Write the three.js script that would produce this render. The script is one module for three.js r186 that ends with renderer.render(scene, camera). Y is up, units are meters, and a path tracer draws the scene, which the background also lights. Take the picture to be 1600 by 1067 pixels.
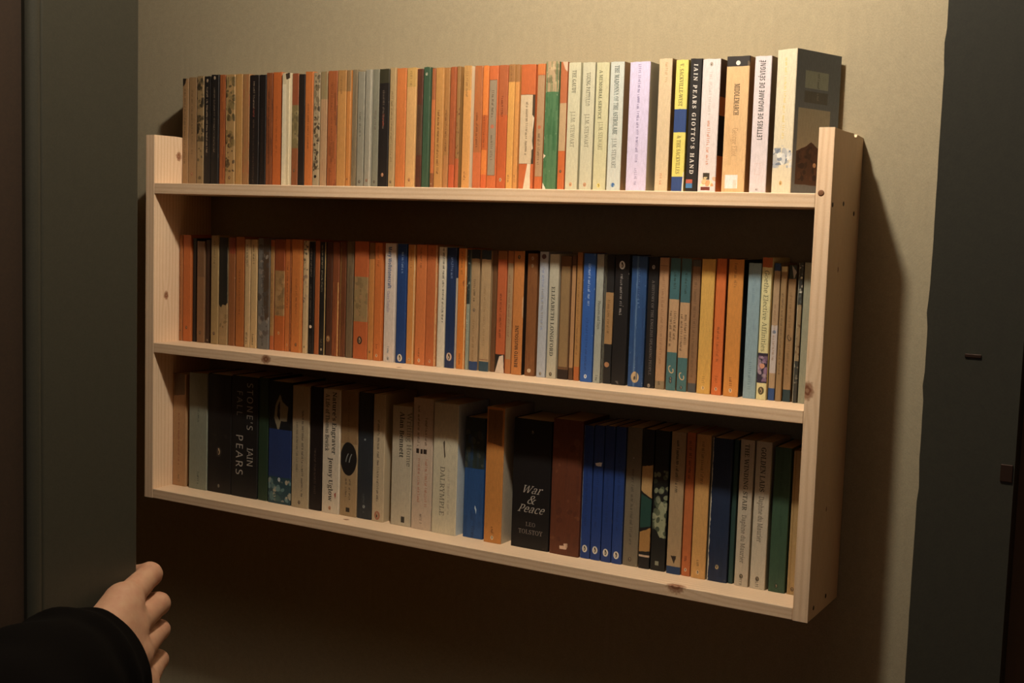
import * as THREE from 'three';
import { RoundedBoxGeometry } from 'three/addons/geometries/RoundedBoxGeometry.js';
import { MarchingCubes } from 'three/addons/objects/MarchingCubes.js';
import { ImprovedNoise } from 'three/addons/math/ImprovedNoise.js';
import { mergeGeometries } from 'three/addons/utils/BufferGeometryUtils.js';
import { RectAreaLightUniformsLib } from 'three/addons/lights/RectAreaLightUniformsLib.js';

// ---------------------------------------------------------------- camera, light, exposure
const scene = new THREE.Scene();
scene.background = new THREE.Color(0x000000);
const renderer = new THREE.WebGLRenderer({ antialias: true });
renderer.toneMapping = THREE.LinearToneMapping;
renderer.toneMappingExposure = 1.0;
renderer.shadowMap.enabled = true;
RectAreaLightUniformsLib.init();
const S0 = 1.1;                                   // height of the underside of the bookshelf above the floor
const camera = new THREE.PerspectiveCamera(30.88043, 1600 / 1067, 0.02, 30);
camera.position.set(1.64735, S0 + 0.50422, 1.70109);
camera.rotation.order = 'YXZ';
camera.rotation.set(-0.09378, 0.52242, 0.03263);
const LAMP = new THREE.Vector3(0.975, S0 + 1.27, 0.60);
const LAMP_POWER = 3.55, HALL_POWER = 0.4;
const LAMP_COLOR = new THREE.Color(1.0, 0.925, 0.80), HALL_COLOR = new THREE.Color(0.8, 0.92, 1.0), HALL_LAMP_COLOR = new THREE.Color(1.0, 0.9, 0.74), HALL_LAMP_POWER = 2.2;

// ---------------------------------------------------------------- helpers
let seed = 12345;
const rnd = () => { seed = (seed * 1664525 + 1013904223) >>> 0; return seed / 4294967296; };
const rr = (a, b) => a + (b - a) * rnd();
const noise = new ImprovedNoise();
const used = {};
function numbered(name) { const n = used[name] = (used[name] ?? -1) + 1; return n ? name + '_' + String(n).padStart(3, '0') : name; }
function tag(o, label, category, group) { o.userData.label = label; o.userData.category = category; if (group) o.userData.group = group; return o; }
function thing(name, x, y, z, turn = 0) { const g = new THREE.Group(); g.name = numbered(name); g.position.set(x, y, z); g.rotation.y = turn; scene.add(g); return g; }
function part(name, geometry, material, parent, x = 0, y = 0, z = 0) {
  const m = new THREE.Mesh(geometry, material); m.name = parent === scene ? numbered(name) : name; m.position.set(x, y, z);
  m.castShadow = m.receiveShadow = true; parent.add(m); return m;
}
function struct(name, geometry, material, x, y, z) { const m = part(name, geometry, material, scene, x, y, z); m.userData.kind = 'structure'; return m; }
const lin = (hex) => new THREE.Color(hex);
function canvasTexture(c, srgb = true) {
  const t = new THREE.CanvasTexture(c); t.magFilter = THREE.LinearFilter; if (srgb) t.colorSpace = THREE.SRGBColorSpace; return t;
}
function makeCanvas(w, h) { const c = document.createElement('canvas'); c.width = w; c.height = h; return c; }
// box uv in metres by the way each face points
function boxUV(g, s = 1) {
  const p = g.attributes.position, n = g.attributes.normal, uv = new Float32Array(p.count * 2);
  for (let i = 0; i < p.count; i++) {
    const ax = Math.abs(n.getX(i)), ay = Math.abs(n.getY(i)), az = Math.abs(n.getZ(i));
    const [u, v] = ax > ay && ax > az ? [p.getZ(i), p.getY(i)] : ay > az ? [p.getX(i), p.getZ(i)] : [p.getX(i), p.getY(i)];
    uv[2 * i] = u * s; uv[2 * i + 1] = v * s;
  }
  g.setAttribute('uv', new THREE.BufferAttribute(uv, 2)); return g;
}
const box = (w, h, d, r = 0.002, s = 2) => new RoundedBoxGeometry(w, h, d, s, Math.min(r, w / 2.1, h / 2.1, d / 2.1));

// ---------------------------------------------------------------- painted plaster, paint, carpet
function speckle(w, h, base, amps, grainMul = 1) {   // a tile of even paint with roller stipple and tiny flecks
  const c = makeCanvas(w, h), ctx = c.getContext('2d'), img = ctx.createImageData(w, h), col = new THREE.Color(base);
  const rgb = [col.r, col.g, col.b].map((v) => 255 * (v <= 0.0031308 ? 12.92 * v : 1.055 * v ** (1 / 2.4) - 0.055));
  for (let y = 0; y < h; y++) for (let x = 0; x < w; x++) {
    const a = (x / w) * 6.2832, b = (y / h) * 6.2832;
    const k = 1 + amps[0] * noise.noise(8 * Math.cos(a) + 20, 8 * Math.sin(a), 8 * Math.cos(b) + 8 * Math.sin(b))
      + amps[1] * noise.noise(40 * Math.cos(a) + 60, 40 * Math.sin(a) + 40 * Math.cos(b), 40 * Math.sin(b)) + amps[2] * (rnd() - 0.5);
    const o = 4 * (y * w + x); for (let i = 0; i < 3; i++) img.data[o + i] = Math.max(0, Math.min(255, rgb[i] * k)); img.data[o + 3] = 255;
  }
  ctx.putImageData(img, 0, 0); const t = canvasTexture(c); t.wrapS = t.wrapT = THREE.RepeatWrapping; return t;
}
const wallTex = speckle(512, 512, '#968b70', [0.03, 0.04, 0.07]); wallTex.repeat.set(2.2, 2.2);
const wallMat = new THREE.MeshStandardMaterial({ map: wallTex, roughness: 0.85, bumpMap: wallTex, bumpScale: 0.0006 });
const doorTex = speckle(512, 512, '#413e31', [0.03, 0.04, 0.08]); doorTex.repeat.set(3, 3);
const doorMat = new THREE.MeshStandardMaterial({ map: doorTex, roughness: 0.6 });
const panelTex = speckle(256, 256, '#3a2a1c', [0.04, 0.05, 0.1]); panelTex.repeat.set(3, 3);
const panelMat = new THREE.MeshStandardMaterial({ map: panelTex, roughness: 0.65 });
const frameTex = speckle(512, 512, '#39362b', [0.04, 0.05, 0.09]); frameTex.repeat.set(3, 3);
const frameMat = new THREE.MeshStandardMaterial({ map: frameTex, roughness: 0.6 });
const hallMat = new THREE.MeshStandardMaterial({ color: lin('#6e5238'), roughness: 0.9 });
const floorTex = speckle(512, 512, '#a87c50', [0.1, 0.15, 0.4]); floorTex.repeat.set(3, 3);
const floorMat = new THREE.MeshStandardMaterial({ map: floorTex, roughness: 1 });
const ceilMat = new THREE.MeshStandardMaterial({ color: lin('#6a5f50'), roughness: 0.95 });
const metalDark = new THREE.MeshStandardMaterial({ color: lin('#3a2418'), roughness: 0.5, metalness: 0.4 });
const metalWhite = new THREE.MeshStandardMaterial({ color: lin('#c8c4bc'), roughness: 0.4, metalness: 0.3 });

// ---------------------------------------------------------------- the room
struct('wall_back', boxUV(new THREE.BoxGeometry(4.2, 2.5, 0.12)), wallMat, 0.6, 1.25, -0.06);
struct('wall_left', boxUV(new THREE.BoxGeometry(0.12, 2.5, 3.6)), hallMat, -1.56, 1.25, 1.8);
struct('wall_right', boxUV(new THREE.BoxGeometry(0.12, 2.5, 3.6)), hallMat, 2.76, 1.25, 1.8);
struct('wall_front', boxUV(new THREE.BoxGeometry(4.44, 2.5, 0.12)), hallMat, 0.6, 1.25, 3.66);
struct('floor', boxUV(new THREE.BoxGeometry(4.44, 0.1, 3.84)), floorMat, 0.6, -0.05, 1.8);
struct('ceiling', boxUV(new THREE.BoxGeometry(4.44, 0.1, 3.84)), ceilMat, 0.6, 2.55, 1.8);
// the short wall on the right, ending in the door frame post nearest the shelf
{
  const ZF = 0.80, XE = 1.4665;
  const XL = 0.48, HEAD = S0 + 0.76, part_ = (x0, x1, y0, y1) => boxUV(new THREE.BoxGeometry(x1 - x0, y1 - y0, 0.10)).translate((x0 + x1) / 2, (y0 + y1) / 2, 0);
  struct('wall_partition', mergeGeometries([part_(XE + 0.02, 2.7, 0, 2.5), part_(-1.5, XL, 0, 2.5), part_(XL, XE + 0.02, HEAD, 2.5)]), hallMat, 0, 0, ZF - 0.075);
  const g = new THREE.BoxGeometry(0.064, 2.5, 0.15, 3, 240, 3), p = g.attributes.position;
  for (let i = 0; i < p.count; i++) {             // brushed paint: the corner is not quite straight, with a few runs
    const y = p.getY(i) + 1.25, x = p.getX(i), z = p.getZ(i);
    if (x < -0.031 && z > 0.07) {
      let k = 0.0003 * noise.noise(y * 22, 3.1, 0.7) + 0.0003 * noise.noise(y * 90, 8.1, 0.7);
      for (const [yy, a, s] of [[S0 + 0.635, -0.0016, 0.006], [S0 + 0.455, -0.0016, 0.008], [S0 + 0.40, -0.001, 0.005], [S0 + 0.33, 0.0012, 0.008]]) k += a * Math.exp(-(((y - yy) / s) ** 2));
      p.setX(i, x + k); p.setZ(i, z - 0.001);
    }
  }
  g.computeVertexNormals();
  const post = struct('trim_1', boxUV(g), frameMat, XE + 0.032, 1.25, ZF - 0.075);
  part('nail_hole', box(0.011, 0.0025, 0.001, 0.0005), metalDark, post, 0.0, S0 + 0.4242 - 1.25, 0.0753);
  part('strike_plate', box(0.008, 0.012, 0.0012, 0.0005), metalDark, post, 0.027, S0 + 0.345 - 1.25, 0.0753);
}
// the open panelled door at the left, its free edge towards the shelf wall
{
  const XD = 0.9, Z0 = 1.0, T = 0.036, LEN = 0.76, ST = 0.093, H = 2.02;
  const d = new THREE.Group(); d.name = 'door_1'; d.position.set(XD - T / 2, 0, Z0); d.userData.kind = 'structure'; scene.add(d);
  part('stile', boxUV(box(T, H, ST, 0.0025, 3)), doorMat, d, 0, H / 2 + 0.005, ST / 2);
  part('stile', boxUV(box(T, H, ST, 0.0025, 3)), doorMat, d, 0, H / 2 + 0.005, LEN - ST / 2);
  const rails = [[0.005, 0.2], [0.78, 0.14], [1.91, 0.115]];
  for (const [y, h] of rails) part('rail', boxUV(box(T, h, LEN - 2 * ST, 0.0015)), doorMat, d, 0, y + h / 2, LEN / 2);
  const beadProfile = new THREE.Shape(); beadProfile.moveTo(0, 0); beadProfile.lineTo(0.0108, 0); beadProfile.lineTo(0.0108, 0.004); beadProfile.quadraticCurveTo(0.009, 0.0085, 0.004, 0.009); beadProfile.quadraticCurveTo(0.001, 0.009, 0, 0.0065); beadProfile.lineTo(0, 0);
  for (const [y0, y1] of [[0.205, 0.78], [0.92, 1.91]]) {
    part('panel', boxUV(box(0.012, y1 - y0, LEN - 2 * ST, 0.001)), panelMat, d, 0.005, (y0 + y1) / 2, LEN / 2);
    for (const [z, turn] of [[ST, 0], [LEN - ST, 1]]) {
      const g = new THREE.ExtrudeGeometry(beadProfile, { depth: y1 - y0, bevelEnabled: false }); g.rotateX(-Math.PI / 2);   // now upright: x stays, profile y goes to -z
      g.rotateY(turn ? Math.PI / 2 : -Math.PI / 2); if (!turn) g.scale(1, 1, 1);
      const b = part('bead', boxUV(g), doorMat, d, 0, 0, 0); const bb = new THREE.Box3().setFromBufferAttribute(g.attributes.position);
      b.position.set(0.0105 - bb.min.x, y0 - bb.min.y, turn ? z - bb.max.z : z - bb.min.z);
    }
  }
}
// ---------------------------------------------------------------- lamps
{
  const t = thing('pendant_lamp', LAMP.x, 2.5, LAMP.z); tag(t, 'bare opal bulb on a short white cord above the bookshelf', 'lamp');
  part('ceiling_rose', new THREE.LatheGeometry([[0.0001, 0], [0.045, 0], [0.045, -0.01], [0.03, -0.02], [0.0001, -0.022]].map(([x, y]) => new THREE.Vector2(x, y)), 32), metalWhite, t);
  const drop = 2.5 - LAMP.y;
  part('cord', new THREE.CylinderGeometry(0.004, 0.004, Math.max(0.01, drop - 0.07), 12), metalWhite, t, 0, -(drop - 0.07) / 2, 0);
  part('socket', new THREE.CylinderGeometry(0.017, 0.02, 0.034, 24), metalWhite, t, 0, -drop + 0.052, 0);
  part('bulb', new THREE.SphereGeometry(0.032, 32, 20), new THREE.MeshStandardMaterial({ color: 0x555555, emissive: LAMP_COLOR, emissiveIntensity: 3 }), t, 0, -drop, 0);
  const l = new THREE.PointLight(LAMP_COLOR, LAMP_POWER, 0, 2); l.name = 'bulb_light'; l.position.copy(LAMP);
  l.castShadow = true; l.shadow.radius = 1.5; l.shadow.mapSize.set(2048, 2048); l.shadow.bias = -0.0003; scene.add(l);
}
// the hall window behind the camera at dusk: a dim bluish pane in a white frame, set in the front wall
{
  const w = new THREE.Group(); w.name = 'window_1'; w.position.set(1.75, 1.45, 3.6); w.userData.kind = 'structure'; scene.add(w);
  for (const [x, y, a, b] of [[0, 0.53, 0.8, 0.06], [0, -0.53, 0.8, 0.06], [-0.37, 0, 0.06, 1.0], [0.37, 0, 0.06, 1.0], [0, 0, 0.68, 0.04]]) part('window_frame', box(a, b, 0.05, 0.004), metalWhite, w, x, y, -0.025);
  for (const y of [-0.26, 0.26]) part('pane', box(0.68, 0.48, 0.006, 0.001), new THREE.MeshStandardMaterial({ color: 0x101418, roughness: 0.2, emissive: HALL_COLOR, emissiveIntensity: 0.12 }), w, 0, y, -0.012);
  const a = new THREE.RectAreaLight(HALL_COLOR, HALL_POWER, 0.68, 1.0); a.name = 'window_light'; a.position.set(1.75, 1.45, 3.53); a.lookAt(1.75, 1.45, 0); scene.add(a);
}

{
  const at = new THREE.Vector3(1.22, 2.5, 1.13), t = thing('ceiling_lamp', at.x, at.y, at.z); tag(t, 'small round ceiling lamp with a frosted bowl in the hall outside the doorway', 'lamp');
  part('base', new THREE.CylinderGeometry(0.06, 0.06, 0.02, 32), metalWhite, t, 0, -0.01, 0);
  part('bowl', new THREE.LatheGeometry([[0.058, -0.02], [0.062, -0.03], [0.055, -0.05], [0.035, -0.062], [0.0001, -0.066]].map(([x, y]) => new THREE.Vector2(x, y)), 40), new THREE.MeshStandardMaterial({ color: 0x444444, emissive: HALL_LAMP_COLOR, emissiveIntensity: 1.5 }), t);
  const l = new THREE.PointLight(HALL_LAMP_COLOR, HALL_LAMP_POWER, 0, 2); l.name = 'hall_lamp_light'; l.position.set(at.x, at.y - 0.13, at.z); l.castShadow = true; l.shadow.radius = 2.5; scene.add(l);
}

// ---------------------------------------------------------------- the pine bookshelf
const W = 1.20696, H = 0.64, D = 0.14, T = 0.02067;
function pineTexture(len, s0, s1, knots, tone) {      // u: along the grain 0..len, v: across, unrolled round the board from s0 to s1
  const w = 1024, h = 256, c = makeCanvas(w, h), ctx = c.getContext('2d'), img = ctx.createImageData(w, h), off = rr(0, 100);
  const A = [232, 203, 168], B = [210, 173, 133];
  for (let y = 0; y < h; y++) for (let x = 0; x < w; x++) {
    const u = (x / w) * len, s = s0 + (1 - y / h) * (s1 - s0);
    let bend = 0, dark = 0;
    for (const [ku, ks, kr] of knots) {
      const du = (u - ku) / 2.2, ds = s - ks, r = Math.hypot(du, ds);
      bend += Math.sign(ds || 1) * kr * 1.1 * Math.exp(-r * r / (kr * kr * 7));
      const q = Math.hypot((u - ku) / 1.35, ds) / kr * (1 + 0.25 * noise.noise(u * 300, s * 300, off));
      if (q < 1.5) dark = Math.max(dark, q < 1 ? 0.72 - 0.2 * Math.sin(q * 9) : (1.5 - q) * 1.2);
    }
    const ss = s + bend + 0.0035 * noise.noise(u * 2.2, s * 14, off) + 0.001 * noise.noise(u * 9, s * 40, off);
    let ring = 0.5 + 0.5 * Math.sin(ss * 900 + 5 * noise.noise(u * 1.1, ss * 30, off + 7)); ring = ring ** 2.2;
    const fibre = noise.noise(u * 60, s * 1600, off + 3), k = Math.min(1, Math.max(0, 0.5 * ring + 0.2 * fibre + 0.15));
    const o = 4 * (y * w + x), n = 1 + 0.03 * (rnd() - 0.5) + 0.05 * noise.noise(u * 5, s * 20, off + 9);
    const K = [112, 62, 34];
    for (let i = 0; i < 3; i++) { const b = (A[i] + (B[i] - A[i]) * k) * n * tone; img.data[o + i] = Math.max(0, Math.min(255, b + (K[i] - b) * dark)); }
    img.data[o + 3] = 255;
  }
  ctx.putImageData(img, 0, 0); const t = canvasTexture(c); t.wrapS = t.wrapT = THREE.RepeatWrapping; return t;
}
const pine = (tex) => new THREE.MeshStandardMaterial({ map: tex, roughness: 0.62, bumpMap: tex, bumpScale: 0.0003 });
// uv that unrolls a board: axis 'x' (lying, front face = low s) or 'y' (standing)
function unrollUV(g, axis, len, t, D, s0, s1, flip) {
  const p = g.attributes.position, n = g.attributes.normal, uv = new Float32Array(p.count * 2);
  for (let i = 0; i < p.count; i++) {
    const x = p.getX(i), y = p.getY(i), z = p.getZ(i);
    const along = axis === 'x' ? x : y, thick = axis === 'x' ? y : x, nt = axis === 'x' ? n.getY(i) : n.getX(i), nz = n.getZ(i), na = axis === 'x' ? n.getX(i) : n.getY(i);
    let s;
    if (Math.abs(na) > 0.8) { uv[2 * i] = thick * 0.3 + 0.1; uv[2 * i + 1] = (z / D) * 0.5; continue; }
    if (nz > Math.abs(nt)) s = thick; else if (nt > 0) s = t + (D - z); else if (nt < 0 && -nt >= Math.abs(nz)) s = -(D - z); else s = thick;
    uv[2 * i] = along / len; uv[2 * i + 1] = (s - s0) / (s1 - s0);
  }
  g.setAttribute('uv', new THREE.BufferAttribute(uv, 2)); return g;
}
const shelf = thing('bookshelf', 0, S0, 0); tag(shelf, 'long pine bookshelf of three boards packed with paperbacks, hung on the cream wall', 'bookshelf');
{
  const boards = [[0.0, 0.0168, [[1.0, 0.0175, 0.0075], [0.41, 0.045, 0.003]]], [0.2605, 0.0175, [[0.258, 0.010, 0.0055], [0.52, 0.028, 0.003]]], [0.5385, 0.0185, [[0.62, 0.07, 0.006]]]];
  for (const [y, th, knots] of boards) {
    const L = W - 2 * T, g = box(L, th, D, 0.0012, 2).toNonIndexed(); g.translate(L / 2, th / 2, D / 2);
    unrollUV(g, 'x', L, th, D, -D, th + D);
    part('shelf_board', g, pine(pineTexture(L, -D, th + D, knots, 1)), shelf, T, y, 0);
  }
  const sides = [
    [0, [[0.6058, T + 0.058, 0.0045], [0.36, T + 0.03, 0.004]], [[D, H], [0.09, H + 0.0005], [0.05, H - 0.001], [0, H - 0.0005]]],
    [W - T, [[0.304, 0.004, 0.0065], [0.46, T + 0.05, 0.002], [0.14, T + 0.06, 0.002]], [[D, H], [0.095, H - 0.001], [0.05, H - 0.0005], [0.046, H - 0.005], [0.036, H - 0.0045], [0.033, H - 0.001], [0, H - 0.003]]]];
  for (const [x, knots, topLine] of sides) {
    const sh = new THREE.Shape(); sh.moveTo(0, 0); sh.lineTo(D, 0); for (const [z, y] of topLine) sh.lineTo(z, y); sh.lineTo(0, 0);
    const g = new THREE.ExtrudeGeometry(sh, { depth: T - 0.0016, bevelEnabled: true, bevelThickness: 0.0008, bevelSize: 0.0008, bevelOffset: -0.0008, bevelSegments: 2 });
    g.translate(0, 0, 0.0008); g.applyMatrix4(new THREE.Matrix4().makeBasis(new THREE.Vector3(0, 0, 1), new THREE.Vector3(0, 1, 0), new THREE.Vector3(1, 0, 0)));   // (z, y, x) to (x, y, z)
    const idx = g.attributes.position.array; for (let i = 0; i < idx.length; i += 9) for (let k = 0; k < 3; k++) { const a = idx[i + 3 + k]; idx[i + 3 + k] = idx[i + 6 + k]; idx[i + 6 + k] = a; }   // the swap of axes turned the faces: turn them back
    g.computeVertexNormals(); unrollUV(g, 'y', H, T, D, -D, T + D);
    part('side_panel', g, pine(pineTexture(H, -D, T + D, knots, 1)), shelf, x, 0, 0);
  }
  const plug = new THREE.LatheGeometry([[0.0001, 0.0009], [0.0028, 0.0009], [0.0040, 0.0003], [0.0044, -0.002]].map(([x, y]) => new THREE.Vector2(x, y)), 20);
  const pf = part('screw', plug, metalDark, shelf, W - T * 0.66, 0.5575, D); pf.rotation.x = Math.PI / 2; pf.material = new THREE.MeshStandardMaterial({ color: lin('#7a5030'), roughness: 0.6 });
  for (const [y, z] of [[0.5431, 0.1328], [0.5459, 0.0823], [0.5343, 0.0289], [0.0165, 0.0596], [0.0141, 0.116]]) {
    const s = part('screw', plug, metalDark, shelf, W, y, z); s.rotation.z = -Math.PI / 2; s.scale.set(0.8, 0.6, 0.8);
  }
}

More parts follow.
